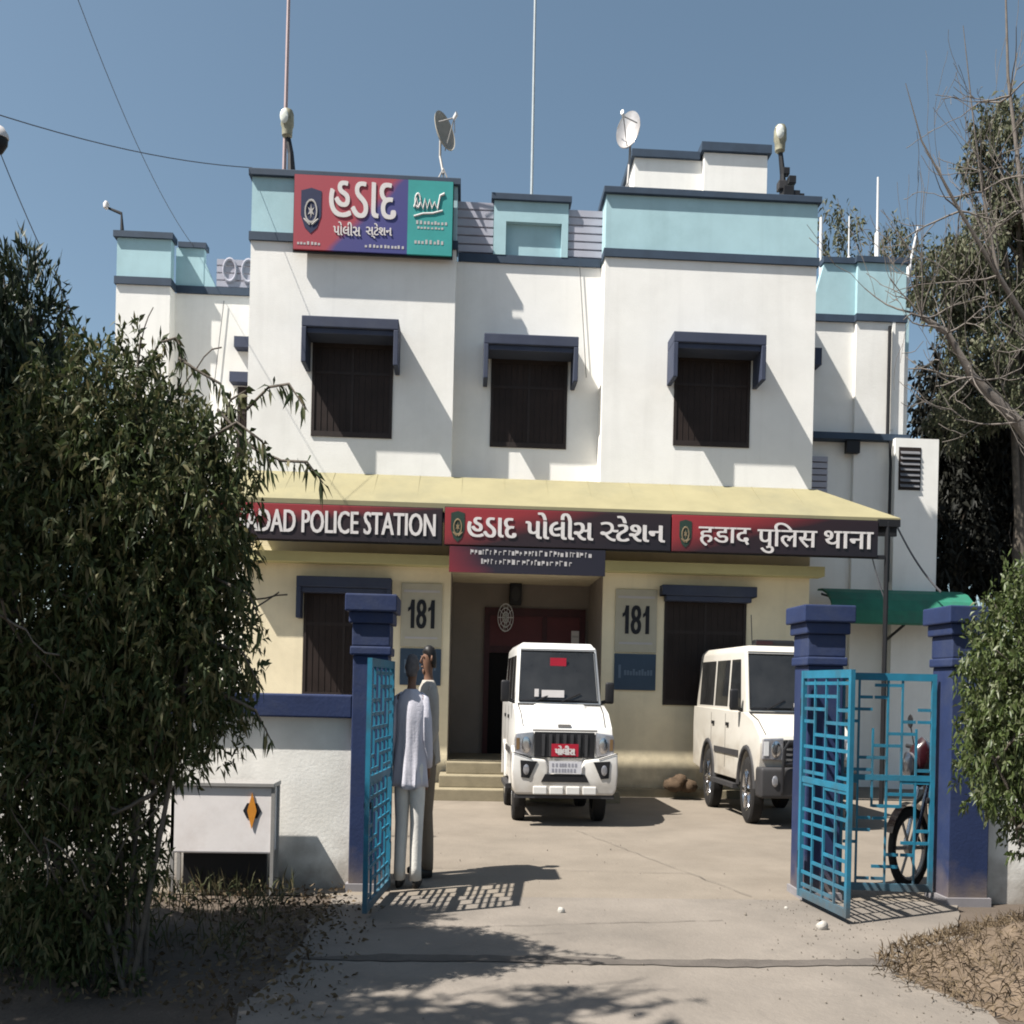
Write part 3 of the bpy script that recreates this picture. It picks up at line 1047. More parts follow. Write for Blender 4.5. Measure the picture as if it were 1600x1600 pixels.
# green barrel awning beside the right wing
t = thing('side_awning', 'curved green fibreglass awning fixed along the right wing wall', 'awning', (11.3, 24.0, 2.4), world=True)
m_ = MB()
prof = [(24.69, 3.06), (24.4, 3.05), (24.05, 2.98), (23.78, 2.86), (23.62, 2.70), (23.58, 2.52)]
x0, x1 = at(1300, 930, 23.7)[0], at(1524, 930, 23.7)[0]
outer = prof
inner = [(p[0] + .03, p[1] - .03) for p in prof[::-1]]
m_.prism(outer + inner, x0, x1)
m_.build('shell', mat('awning_green', (0.022, 0.145, 0.095), .6, .15, 3, dirt=(.04, .10, .08), dirt_amt=.7), t)
for x in (x0 + .1, (x0 + x1) / 2, x1 - .1):
    m_ = MB()
    m_.tube([(x, 23.62, 2.5), (x, 24.67, 2.3)], .025, 6)
    m_.tube([(x, 23.62, 2.5), (x, 24.0, 2.9), (x, 24.67, 2.98)], .02, 6)
    m_.build('bracket', BLACK, t)

# ------------------------------------------------------------------ roof things
def dish(px, py, Y, face, label, dm, r=.40, zb=ZT + .03):
    c = P(px, py, Y)
    t = thing('satellite_dish', label, 'satellite dish', (c.x, c.y, zb), group='satellite dishes on the roof', world=True)
    n = Vector(face).normalized()
    a = n.cross(Vector((0, 0, 1))).normalized()
    b = n.cross(a)
    bowl = MB()
    rings = []
    for k in range(8):
        q = r * k / 7
        rings.append([c + n * (q * q / r * .42 - .1) + (a * math.cos(s) + b * math.sin(s)) * max(q, .003) for s in [2 * math.pi * j / 28 for j in range(28)]])
    bk = [[p - n * .02 for p in ring] for ring in rings[::-1]]
    bowl.loft(rings + bk)
    bowl.build('reflector', dm, t, smooth=True)
    m = MB()
    foc = c + n * .38 - Vector((0, 0, .05))
    m.tube([c - Vector((0, 0, r * .9)) + n * .05, foc], .014, 6)
    m.tube([c + a * r * .85 + n * .1, foc], .010, 6)
    m.tube([c - a * r * .85 + n * .1, foc], .010, 6)
    m.build('feed_arm', GREY, t)
    m = MB()
    m.tube([foc - n * .02, foc + n * .09], [.035, .04], 10)
    m.build('receiver', PALE, t)
    m = MB()
    base = Vector((c.x, c.y, zb))
    hub = c - n * .14
    m.tube([hub, Vector((hub.x, hub.y, hub.z - .25)), base + Vector((0, 0, .18))], .03, 8)
    for s in (-1, 1):
        m.tube([base + Vector((0, 0, .25)), base + Vector((.19 * s, -.05, 0))], .018, 6)
    m.tube([base + Vector((0, 0, .25)), base + Vector((0, .25, 0))], .018, 6)
    m.build('stand', GREY, t)


dish(694, 206, 22.35, (0.62, -0.60, .42), 'dull beige satellite dish above the right end of roof sign', mat('dish_beige', (.30, .28, .24), .6, .12, 4, dirt=(.2, .17, .13), dirt_amt=.5), r=.32)
dish(982, 204, 22.6, (-0.5, -.82, .38), 'shiny satellite dish facing the sun above the right bay', mat('dish_silver', (.52, .50, .49), .35, .12, 4, metal=.5, dirt=(.25, .19, .15), dirt_amt=.5), r=.31)


def rooflamp(px0, py0, px1, py1, Y, label, cluster):
    """flood lamp head on a dark bent bracket"""
    base, head = P(px0, py0, Y), P(px1, py1, Y)
    base.z = ZT + .03
    t = thing('roof_lamp', label, 'lamp', tuple(base), group='lamps on the roof edge', world=True)
    m = MB()
    mid = (base + head) / 2 + Vector((.03, 0, -.05))
    m.tube([base, mid, head - Vector((0, 0, .12))], [.10, .07, .055], 8)
    m.box(base.x - .14, base.x + .14, base.y - .1, base.y + .1, base.z, base.z + .05)
    if cluster:
        for (dx, dz, s) in [(.10, .12, .13), (.28, .08, .11), (-.04, .22, .10), (.40, .05, .10), (.20, .30, .09), (.05, .42, .08)]:
            q = MB()
            q.box(base.x + dx - s, base.x + dx + s, base.y - s, base.y + s, base.z + dz - s * .5, base.z + dz + s * .7)
            q.build('junction_box', BLACK if dx > 0 else CARGREY, t, bevel=.01)
    m.build('bracket', BLACK, t)
    m = MB()
    m.lathe([(.06, -.20), (.12, -.17), (.13, -.06), (.155, -.02), (.15, .12), (.12, .17), (.05, .185)], head, 'z', 16, sx=1.0, sy=1.0)
    hd = m.build('head', mat('lamp_head', (0.26, .25, .18), .5, .3, 9), t, smooth=True)
    m = MB()
    m.lathe([(.10, -.012), (.085, -.03), (.03, -.04)], head + Vector((-.05, -.14, .05)), 'y', 14)
    m.build('lens', mat('lamp_lens', (0.70, .72, .66), .2, .05, 5), hd, smooth=True)


rooflamp(456, 262, 449, 193, 22.2, 'pale roof lamp on a dark bent stem above the red sign corner', False)
rooflamp(1224, 288, 1219, 217, 22.3, 'pale roof lamp with cluttered dark bracket on the right bay corner', True)
m_ = thing('antenna_mast', 'tall thin pinkish antenna pole rising from the left roof lamp', 'mast', (P(448, 262, 22.5).x, 22.5, ZT), group='antenna masts', world=True)
a = P(444, 270, 22.5); b = P(452, -40, 22.5)
k_ = MB(); k_.tube([(a.x, a.y, ZB), a, (a + b) / 2 + Vector((.0, 0, 0)), b], [.05, .05, .045, .04], 8); k_.build('pole', mat('mast_pink', (0.36, .27, .27), .6, .1, 4), m_)
k_ = MB(); k_.box(a.x - .09, a.x + .09, a.y - .09, a.y + .09, ZB, ZB + .05); k_.build('base_plate', GREY, m_)
m_ = thing('antenna_mast', 'tall thin grey antenna pole behind the small middle parapet block', 'mast', (P(833, 280, 26).x, 26, ZB), group='antenna masts', world=True)
a = P(831, 290, 26); b = P(837, -40, 26)
k_ = MB(); k_.tube([(a.x, a.y, ZB), a, b], [.04, .04, .035], 8); k_.build('pole', mat('mast_grey', (0.36, .40, .42), .5, .1, 4), m_)
k_ = MB(); k_.box(a.x - .09, a.x + .09, a.y - .09, a.y + .09, ZB, ZB + .05); k_.build('base_plate', GREY, m_)
# little lamp on the left wing
t = thing('wing_lamp', 'small white lamp on a slanted arm at the left wing roof', 'lamp', tuple(P(191, 358, 25)), world=True)
a, b = P(191, 360, 25), P(166, 322, 25)
k_ = MB(); k_.tube([a, a + Vector((-.03, 0, .25)), b + Vector((.06, 0, -.03))], [.05, .03, .02], 7); k_.build('arm', BLACK, t)
k_ = MB(); k_.lathe([(.02, -.05), (.07, -.03), (.08, .03), (.04, .07)], b, 'z', 12); k_.build('head', INK, t, smooth=True)
# right wing roof: antennas and clutter
ZW = ZT + .02
for (p0, p1, rad, lab) in [((1371, 408), (1372, 277), .05, 'white stepped whip antenna upright on right wing roof'), ((1327, 408), (1327, 338), .035, 'short white antenna stub left of the stepped whip antenna'), ((1404, 402), (1434, 355), .05, 'slanted white pipe leaning at right end of right wing roof')]:
    a, b = P(p0[0], p0[1], 25.6), P(p1[0], p1[1], 25.6)
    a.z = ZB
    t = thing('roof_antenna', lab, 'antenna', tuple(a), group='antennas on the right wing', world=True)
    k_ = MB(); mid = a.lerp(b, .62)
    k_.tube([a, mid, mid + (b - a) * .01, b], [rad * 1.5, rad * 1.5, rad * .7, rad * .6], 8); k_.build('rod', PALE, t)
    k_ = MB(); k_.box(a.x - .1, a.x + .1, a.y - .1, a.y + .1, ZB - .06, ZB + .06); k_.build('foot', GREY, t)
t = thing('roof_post', 'thin pale post rising beside the right bay roof corner', 'post', tuple(P(1283, 440, 25.5)), world=True)
a, b = P(1282, 470, 25.6), P(1283, 340, 25.6)
k_ = MB(); k_.tube([Vector((a.x, a.y, ZB)), b], .045, 8); k_.build('pole', PALE, t)
k_ = MB(); k_.box(a.x - .1, a.x + .1, a.y - .1, a.y + .1, ZB - .06, ZB + .05); k_.build('foot', GREY, t)
t = thing('water_tank', 'dark brown round tank on the roof behind the right bay', 'tank', (P(1300, 380, 27).x, 27, ZB), world=True)
c = Vector((P(1302, 380, 27).x, 27, ZB))
k_ = MB(); k_.lathe([(.33, 0), (.34, .3), (.33, .32), (.34, .62), (.33, .65), (.34, 1.0), (.25, 1.12), (.12, 1.2)], c, 'z', 20); k_.build('body', mat('tank_brown', (.045, .032, .03), .6, .1, 3), t, smooth=True)
k_ = MB(); k_.lathe([(.12, 1.2), (.12, 1.26), (.08, 1.28)], c, 'z', 16); k_.build('lid', BLACK, t)

# cables
def wire(name, label, pts, rad=.012, sag=.3, cat='wire', group='overhead wires'):
    a, b = Vector(pts[0]), Vector(pts[1])
    mb = MB()
    mb.tube([a.lerp(b, k / 14) - Vector((0, 0, sag * 4 * (k / 14) * (1 - k / 14))) for k in range(15)], rad, 5)
    o = mb.build(name, mat('cable', (0.09, .09, .10), .6, .1, 4))
    tag(o, label, cat, group)
    return o


wire('overhead_wire', 'nearly level thin wire running from left edge to left roof corner', [P(-90, 150, 15), P(394, 262, 22.05)], .006, .12)
wire('overhead_wire', 'steep thin wire dropping from the top edge to the left wing', [P(100, -60, 15), P(302, 384, 25.15)], .006, .25)
wire('overhead_wire', 'thin wire dropping from the street lamp into the dark left tree', [P(0, 238, 13.0), P(186, 610, 13.6)], .006, .12)
wire('wall_cable', 'thin cable hanging down the recessed wall beside the middle window', [P(905, 402, YR - .05), P(916, 590, YR - .06)], .010, -.0, 'cable', 'cables on the walls')
wire('wall_cable', 'thin cable hanging down the left wing wall', [P(350, 470, YW - .05), P(335, 600, YW - .06)], .010, .0, 'cable', 'cables on the walls')
wire('wall_cable', 'slack cable sloping from the right wing down to green awning', [P(1398, 815, 24.0), P(1470, 925, 23.5)], .02, .10, 'cable', 'cables on the walls')
wire('wall_cable', 'slack cable hanging between the sign post and green awning', [P(1362, 868, 20.5), P(1388, 950, 20.5)], .014, .05, 'cable', 'cables on the walls')

# street lamp at the left edge: its pole is outside the frame
t = thing('street_lamp', 'street lamp with white and black head at the left picture edge', 'street lamp', (-9.4, 13, 0), world=True)
h = P(-6, 216, 13)
k_ = MB(); k_.tube([(-9.4, 13, 0), (-9.4, 13, 5.0), (-9.1, 13, 5.35), (h.x - .3, 13, h.z + .05)], [.09, .07, .05, .04], 10); k_.build('pole', GREY, t, smooth=True)
k_ = MB(); k_.lathe([(.05, .10), (.10, .085), (.16, .03), (.165, 0)], h, 'z', 16, sx=1.0, sy=.7); k_.tube([h + Vector((-.3, 0, .05)), h + Vector((-.05, 0, .06))], .05, 8); hd = k_.build('head', INK, t, smooth=True)
k_ = MB(); k_.lathe([(.155, -.005), (.15, -.05), (.09, -.11), (.02, -.13)], h, 'z', 16, sx=1.0, sy=.7); k_.build('lens', BLACK, hd, smooth=True)

# ------------------------------------------------------------------ compound wall, pillars, gates
def gate_pillar(x0, x1, y0, y1, ztop, label):
    t = thing('gate_pillar', label, 'gate pillar', ((x0 + x1) / 2, (y0 + y1) / 2, 0), group='blue gate pillars', world=True)
    m = MB(); m.box(x0, x1, y0, y1, 0, ztop - .42); m.build('shaft', PILLAR, t, bevel=.012)
    m = MB()
    for e, za, zb in [(.035, ztop - .42, ztop - .36), (.015, ztop - .36, ztop - .20), (.055, ztop - .20, ztop - .12), (.10, ztop - .12, ztop)]:
        m.box(x0 - e, x1 + e, y0 - e, y1 + e, za, zb)
    m.build('cap', PILLAR, t, bevel=.012)
    m = MB(); m.box(x0 - .03, x1 + .03, y0 - .03, y1 + .03, 0, .06); m.build('plinth', mat('plinth_cement', (.2, .19, .2), .9, .1, 4), t)
    return t


gate_pillar(-1.385, -0.955, 11.40, 11.90, 2.06, 'tall blue gate pillar left of the two standing people')
gate_pillar(4.235, 4.68, 11.20, 11.68, 2.06, 'blue gate pillar with open gate leaf, middle of the three')
gate_pillar(5.955, 6.46, 11.0, 11.48, 2.07, 'blue gate pillar beside the right green bush')


def comp_wall(x0, x1, y, label):
    t = thing('compound_wall', label, 'wall', ((x0 + x1) / 2, y, 0), world=True)
    m = MB(); m.box(x0, x1, y, y + .23, 0, 1.20); m.build('wall_body', mat('compound_plaster', (.74, .72, .68), .9, .06, 1.2, .1, dirt=(.42, .40, .36), dirt_amt=.4, fine=25, streak=.35, splash=((0.16, 0.125, 0.095), .35, .8)), t)
    m = MB(); m.box(x0, x1, y - .11, y + .34, 1.20, 1.36); m.build('coping', PILLAR, t, bevel=.012)
    return t


comp_wall(-16, -1.39, 11.52, 'white compound wall with blue coping left of the gate')
comp_wall(6.465, 16, 11.15, 'white compound wall behind the right green bush')


def bars(mb, a, b, segs, th=.014):
    """segs in leaf coordinates (u along the leaf in metres, z); square bars"""
    a, b = Vector(a), Vector(b)
    d = (b - a).normalized()
    n = Vector((-d.y, d.x))
    for (u0, z0, u1, z1, t) in segs:
        if abs(u0 - u1) < 1e-6:
            p, q = a + d * (u0 - t), a + d * (u0 + t)
            mb.obox(p, q, t * 2, z0, z1)
        else:
            mb.obox(a + d * u0, a + d * u1, t * 1.7, z0 - t, z0 + t)


def gate_leaf(name, label, a, b, z0, z1, group, seed, hinge=True, broken=False):
    a, b = Vector(a), Vector(b)
    L = (b - a).length
    t = thing(name, label, 'gate', (a.x, a.y, 0), group=group, world=True)
    H = z1 - z0
    fr = MB()
    s = .026
    bars(fr, a, b, [(s, z0, s, z1, s), (L - s, z0, L - s, z1, s), (2 * s + .001, z0 + s, L - 2 * s - .001, z0 + s, s), (2 * s + .001, z1 - s, L - 2 * s - .001, z1 - s, s)])
    f = fr.build('gate_frame', GATEM, t)
    lt = MB()
    n = max(4, round(L / (.27 if not broken else .2)))
    us = [2 * s + (L - 4 * s) * i / n for i in range(1, n)]
    segs = [(u, z0 + 2 * s, u, z1 - 2 * s, .012) for u in us] if not broken else [(u, z0 + 2 * s + (.35 * H if i % 2 else 0), u, z1 - 2 * s - (.22 * H if i % 3 == 1 else 0), .012) for i, u in enumerate(us)]
    rr = random.Random(seed)
    edges = [2 * s] + us + [L - 2 * s]
    rows = 18
    for r in range(1, rows):
        z = z0 + H * r / rows
        for i in range(n):
            # an interlocking key pattern of short rungs
            if (r * 3 + i * 2) % 5 in ((0, 1, 2, 3) if not broken else (0, 2)):
                segs.append((edges[i] + .013, z, edges[i + 1] - .013, z, .011))
    segs.append((2 * s, z0 + H * .52, L - 2 * s, z0 + H * .52 + .001, .02))
    bars(lt, a, b, segs)
    lt.build('lattice', GATEM, t)
    if hinge:
        m = MB()
        for z in (z0 + .25, z1 - .25):
            m.tube([(a.x, a.y, z - .06), (a.x, a.y, z + .06)], .03, 8)
        m.build('hinge', BLACK, t)
        m = MB()
        d = (b - a).normalized()
        q = b - d * .05
        m.tube([(q.x - .04, q.y, z0 + H * .42), (q.x + .04, q.y, z0 + H * .42)], .022, 8)
        m.build('latch', BLACK, t)
    return t


gate_leaf('gate_leaf', 'teal gate leaf swung open beside the two standing people', (-0.89, 11.34), (-1.03, 9.98), .05, 1.60, 'open leaves of the teal gate', 1)
gate_leaf('gate_leaf', 'teal gate leaf swung open in front of the middle pillar', (4.15, 11.14), (4.28, 9.98), .05, 1.60, 'open leaves of the teal gate', 2)
gate_leaf('side_gate', 'teal side gate with key pattern closed between two blue pillars', (4.74, 11.42), (5.90, 11.28), .06, 1.60, None, 3, broken=True)

# white cabinet stand in front of the wall
t = thing('metal_stand', 'white sheet metal stand with orange and black badge by the compound wall', 'stand', (-2.83, 11.1, 0), world=True)
x0, x1 = -3.42, -2.24
m_ = MB()
m_.box(x0, x1, 10.98, 11.30, .30, .74)
m_.build('panel', mat('stand_white', (.74, .70, .69), .5, .06, 3, dirt=(.5, .42, .38), dirt_amt=.4), t, bevel=.012)
m_ = MB(); m_.box(x0 - .02, x1 + .03, 10.95, 11.34, .74, .77); m_.build('top', GREY, t, bevel=.006)
for (x, y) in ((x0 + .03, 11.0), (x1 + .01, 10.99), (x0 + .03, 11.27), (x1 + .01, 11.27)):
    m_ = MB(); m_.box(x - .02, x + .02, y - .02, y + .02, 0, .74); m_.build('leg', GREY, t)
m_ = MB(); m_.box(x0 + .1, x1 - .1, 11.2, 11.26, .03, .29); m_.build('under_shade', BLACK, t)  # upright black panel stands for the shade under the open stand
bx = at(394, 1258, 10.97)[0]
m_ = MB()
m_.plate([(bx, .465), (bx + .055, .585), (bx, .705), (bx - .055, .585)], 10.962, 10.972)
bd = m_.build('badge', mat('badge_orange', (.55, .22, .03), .5, .15, 9), t)
m_ = MB()
m_.plate([(bx - .105, .585), (bx - .06, .535), (bx + .06, .535), (bx + .105, .585), (bx + .06, .635), (bx - .06, .635)], 10.973, 10.979)
m_.build('badge_mark', INKBLACK, bd)

# ------------------------------------------------------------------ vehicles (front at local y = 0, facing -y)
def wheel(root, x, y, r, wd, side, rimmat, name='wheel'):
    m = MB()
    hw = wd / 2
    m.lathe([(r * .62, -hw), (r * .93, -hw), (r, -hw * .72), (r, hw * .72), (r * .93, hw), (r * .62, hw)], (x, y, r), 'x', 28, hoop=True)
    wh = m.build(name, RUBBER, root, smooth=True)
    m = MB()
    o = side * hw
    m.lathe([(r * .64, o * .55), (r * .62, o * .98), (r * .54, o * .70), (r * .24, o * .76), (r * .18, o * 1.0), (r * .05, o * 1.02)], (x, y, r), 'x', 24)
    for k in range(6):
        q = k * math.pi / 3
        c = Vector((x + o * .86, y + r * .4 * math.cos(q), r + r * .4 * math.sin(q)))
        m.tube([Vector((x + o * .90, y + r * .16 * math.cos(q), r + r * .16 * math.sin(q))), Vector((x + o * .86, y + r * .6 * math.cos(q), r + r * .6 * math.sin(q)))], [r * .09, r * .07], 6)
    m.build('rim', rimmat, wh, smooth=True)
    return wh


def arc(cy, cz, r, a0, a1, n=9):
    return [(cy + r * math.cos(R(a0 + (a1 - a0) * k / n)), cz + r * math.sin(R(a0 + (a1 - a0) * k / n))) for k in range(n + 1)]


def suv(name, label, loc, rz, sp):
    t = thing(name, label, 'car', loc, rz, None)
    W, L = sp['W'], sp['L']
    hw = W / 2
    wr, fy, ry = sp['wr'], sp['fy'], sp['ry']
    ar = wr * 1.2
    sill = sp['sill']
    hz0, hz1, cy = sp['hood_front'], sp['hood_back'], sp['cowl']
    prof = [(.14, sill + .12), (.06, sill + .34), (.07, hz0 - .08), (.13, hz0), (cy * .5, (hz0 + hz1) / 2 + .035), (cy, hz1), (L - .04, hz1 + .03), (L, hz1 - .2), (L - .03, sill + .05)]
    prof += [(ry + ar, sill)] + arc(ry, wr, ar, 8, 172) + [(ry - ar, sill)]
    prof += [(fy + ar, sill)] + arc(fy, wr, ar, 8, 172) + [(fy - ar, sill + .02)]
    m = MB()
    m.prism(prof, -hw, hw)
    CW = sp['paint']
    body = m.build('body', CW, t, bevel=.035, seg=3, smooth=True)
    # greenhouse
    b0, b1 = hw - .05, hw - .045
    tw = sp['top_w'] / 2
    zr = sp['H']
    fyb, fyt, ryt = cy - .02, sp['ws_top'], L - .12
    zb = hz1 - .02
    m = MB()
    m.hexa([(-b0, fyb, zb), (b0, fyb, zb), (b1, L - .03, zb), (-b1, L - .03, zb)], [(-tw, fyt, zr - .04), (tw, fyt, zr - .04), (tw, ryt, zr - .04), (-tw, ryt, zr - .04)])
    m.build('cabin', CW, t, bevel=.05, seg=3, smooth=True)
    m = MB()
    m.hexa([(-tw + .01, fyt - .05, zr - .075), (tw - .01, fyt - .05, zr - .075), (tw - .01, ryt, zr - .06), (-tw + .01, ryt, zr - .06)],
           [(-tw + .09, fyt + .10, zr), (tw - .09, fyt + .10, zr), (tw - .09, ryt - .1, zr), (-tw + .09, ryt - .1, zr)])
    m.build('roof', CW, t, bevel=.03, seg=3, smooth=True)

    # panes lie a few millimetres proud of the cabin's sloping planes
    def onfront(u, h):
        """u -1..1 across, h 0..1 up the windscreen"""
        y = fyb + (fyt - fyb) * h
        z = zb + (zr - .04 - zb) * h
        ww = b0 + (tw - b0) * h
        n = Vector((0, -(zr - zb), (fyt - fyb))).normalized()
        return Vector((u * ww, y, z)) + n * .008
    for s in (-1, 1):                                # gaps beside the bonnet and round the cowl
        m = MB()
        m.tube([(s * (hw - .13), .14, hz0 + .012), (s * (hw - .11), cy * .5, (hz0 + hz1) / 2 + .04), (s * (hw - .09), cy - .05, hz1 + .004)], .008, 5)
        m.build('bonnet_gap', BLACK, t)
    m = MB(); m.box(-hw + .1, hw - .1, cy - .07, cy - .01, hz1 + .0, hz1 + .012); m.build('cowl_vent', CARGREY, t)
    m = MB(); m.tube([(-.36 + .30 + .17 * math.cos(k * .42), cy + .34 + .05 * math.sin(k * .42), hz1 + .02 + .12 * math.sin(k * .42)) for k in range(16)], .016, 6); m.build('steering_wheel', BLACK, t)
    m = MB()
    n_ = 10
    rows = []
    for h in (.10, .5, .89):
        rows.append([onfront(-.90 + 1.80 * k / n_, h) - Vector((0, .035 * (1 - (2 * k / n_ - 1) ** 2), 0)) for k in range(n_ + 1)])
    m.loft(rows, closed=False)
    ws = m.build('windscreen', CARGLASS, t, smooth='all')
    m = MB()
    for k in (0,):
        m.tube([onfront(-.92, .08), onfront(-.92, .91), onfront(.92, .91), onfront(.92, .08), onfront(-.92, .08)], .013, 6)
    m.build('seal', BLACK, ws)
    for sx in (-.55, .05):
        m = MB()
        p = [onfront(sx, .075) - Vector((0, .06, 0)), onfront(sx + .3, .17) - Vector((0, .055, 0)), onfront(sx + .46, .22) - Vector((0, .05, 0))]
        m.tube(p, .010, 5)
        m.build('wiper', BLACK, t)

    def onside(s, yy, h):
        z = zb + (zr - .04 - zb) * h
        ww = b0 + (tw - b0) * h
        n = Vector((s * (zr - zb), 0, (b0 - tw))).normalized()
        return Vector((s * ww, yy, z)) + n * .006
    for s in (-1, 1):
        for (ya, yb, slant) in sp['side']:
            m = MB()
            m.face([onside(s, ya, .10), onside(s, yb, .10), onside(s, yb, .84), onside(s, ya + slant, .84)])
            m.build('side_window', CARGLASS, t)
        m = MB()
        m.box(s * (hw + .001), s * (hw + .02), fy + ar + .02, ry - ar - .02, sp['strip_z'], sp['strip_z'] + .07)
        m.build('side_moulding', CARGREY, t)
        for yy in sp['doors']:
            m = MB()
            m.box(s * (hw + .001), s * (hw + .004), yy, yy + .010, sill + .1, hz1 - .03)
            m.build('door_gap', BLACK, t)
            m = MB()
            m.box(s * (hw + .001), s * (hw + .03), yy - .22, yy - .08, hz1 - .17, hz1 - .13)
            m.build('door_handle', BLACK, t)
        m = MB()
        xm = s * (hw + .14)
        m.box(xm - .085, xm + .085, cy + .16, cy + .26, hz1 + .02, hz1 + .26)
        mr = m.build('mirror', BLACK, t, bevel=.03, seg=3, smooth=True)
        m = MB(); m.tube([(s * (hw - .05), cy + .24, hz1 + .02), (xm, cy + .22, hz1 + .06)], .025, 6); m.build('mirror_arm', BLACK, mr)
        m = MB()
        m.box(s * (hw - .02), s * (hw + .09), fy + ar + .05, ry - ar - .05, sill - .10, sill - .05)
        m.build('footboard', CARGREY, t)
        for cyy in (fy, ry):
            m = MB()
            m.loft([[(s * (hw - .02), p[0], p[1]) for p in arc(cyy, wr, ar - .01, 5, 175, 12)], [(s * (hw + .035), p[0], p[1]) for p in arc(cyy, wr, ar, 5, 175, 12)], [(s * (hw + .03), p[0], p[1]) for p in arc(cyy, wr, ar + .05, 5, 175, 12)], [(s * (hw - .02), p[0], p[1]) for p in arc(cyy, wr, ar + .06, 5, 175, 12)]], closed=False)
            m.build('arch_trim', sp['arch'], t, smooth='all', fixn=True)
        wheel(t, s * (hw - .13), fy, wr, .235, s, sp['rim'])
        wheel(t, s * (hw - .13), ry, wr, .235, s, sp['rim'])
    m = MB()
    m.box(-hw + .27, hw - .27, .35, L - .2, sill - .06, sill + .04)
    m.box(-hw + .2, hw - .2, fy - .08, fy + .08, wr - .08, wr + .08)
    m.box(-hw + .2, hw - .2, ry - .08, ry + .08, wr - .08, wr + .08)
    m.build('chassis', BLACK, t)
    return t


# first jeep
spec = dict(W=1.80, paint=CARWHITE, L=4.0, H=1.95, wr=.345, fy=.82, ry=3.05, sill=.42, hood_front=1.03, hood_back=1.26, cowl=1.02, top_w=1.58, ws_top=1.42,
            side=[(1.36, 2.05, .22), (2.13, 2.95, 0), (3.03, 3.75, 0)], doors=[2.09, 2.99], strip_z=.70, arch=CARWHITE, rim=CHROME)
car = suv('parked_jeep', 'white police jeep parked facing out in front of the entrance', (1.86, 16.95, 0), R(1.5), spec)
m = MB()                                             # hood ridge and bulge
m.loft([[(-.60, .18, 1.028), (-.5, .18, 1.058), (.5, .18, 1.058), (.60, .18, 1.028)], [(-.56, .90, 1.235), (-.46, .90, 1.272), (.46, .90, 1.272), (.56, .90, 1.235)]])
m.build('bonnet_bulge', CARWHITE, car, bevel=.012, smooth=True)
m = MB(); m.box(-.12, .12, .12, .2, 1.035, 1.066); m.build('bonnet_badge', CHROME, car)
m = MB()                                             # grille: dark field and upright slats
m.box(-.56, .56, .005, .09, .72, .985)
gr = m.build('grille', BLACK, car, bevel=.012)
m = MB()
for k in range(7):
    x = -.40 + k * .133
    m.hexa([(x - .022, -.012, .735), (x + .022, -.012, .735), (x + .022, .004, .735), (x - .022, .004, .735)], [(x - .03, -.012, .965), (x + .03, -.012, .965), (x + .03, .004, .965), (x - .03, .004, .965)])
m.build('slat', mat('slat_grey', (.07, .07, .075), .3, .1, 4, metal=.5), gr)
for s in (-1, 1):
    m = MB()
    m.plate([(s * .575, .985), (s * .90, .965), (s * .93, .90), (s * .92, .76), (s * .60, .735)], -.0, .09)
    hl = m.build('headlight', LAMPGLASS, car, bevel=.015, smooth=True)
    m = MB(); m.lathe([(.085, -.008), (.07, -.014), (.03, -.016)], (s * .72, 0, .85), 'y', 18); m.build('bulb', CHROME, hl, smooth=True)
    m = MB(); m.box(s * .84, s * .90, -.006, 0, .80, .92); m.build('indicator', mat('amber', (.16, .10, .05), .2, .1, 4), hl)
m = MB()                                             # bumper: white, with wings rising to the lamps
m.plate([(-.97, .78), (-.62, .715), (-.36, .70), (-.30, .62), (-.32, .56), (.32, .56), (.30, .62), (.36, .70), (.62, .715), (.97, .78), (.985, .56), (.96, .40), (.90, .34), (-.90, .34), (-.96, .40), (-.985, .56)], -.12, .16)
bp = m.build('bumper', CARWHITE, car, bevel=.035, seg=3, smooth=True)
m = MB(); m.box(-.92, .92, -.10, .14, .305, .34); m.build('bumper_lip', CARGREY, bp)
m = MB(); m.box(-.60, .60, .0, .02, .992, 1.012); m.build('grille_bar', CHROME, car)
for s_ in (-1, 1):
    m = MB(); m.tube([(s_ * .62, -.122, .713), (s_ * .97, -.122, .777)], .006, 5); m.build('bumper_gap', BLACK, bp)
    m = MB(); m.box(s_ * .70, s_ * .90, .70, .73, .12, .44); m.build('mud_flap', RUBBER, car)
m = MB(); m.plate([(-.37, .555), (.37, .555), (.44, .475), (-.44, .475)], -.135, -.10); m.build('air_intake', BLACK, bp)
for s in (-1, 1):
    m = MB(); m.plate([(s * .52, .685), (s * .83, .695), (s * .81, .52), (s * .66, .51)], -.135, -.10); m.build('fog_recess', BLACK, bp)
    m = MB(); m.lathe([(.055, -.15), (.05, -.156), (.02, -.158)], (s * .72, 0, .60), 'y', 16); m.build('fog_lamp', LAMPGLASS, bp, smooth=True)
m = MB()
for k in range(4):
    x = -.46 + k * .305
    m.box(x - .125, x + .125, -.145, -.10, .345, .43)
m.build('skid_plate', mat('skid_silver', (.60, .59, .57), .4, .06, 4), bp, bevel=.012)
m = MB(); m.box(-.30, .30, -.150, -.135, .565, .69); pl = m.build('number_plate', mat('plate_grey', (.52, .52, .55), .5, .06, 5), car)
m = MB()
rr = random.Random(2)
for row in (0, 1):
    x = -.25
    while x < .22:
        m.box(x, x + .035, -.154, -.1505, .635 - row * .055, .67 - row * .055); x += rr.uniform(.045, .07)
m.build('lettering', mat('plate_ink', (.24, .24, .28), .6, .1, 5), pl)
m = MB(); m.box(-.25, .25, -.042, -.026, .735, .865); rp = m.build('police_plate', REDP, car)
writing('પોલીસ', -.18, .18, .752, .848, -.043, INK, rp, th=.006, bold=.012)
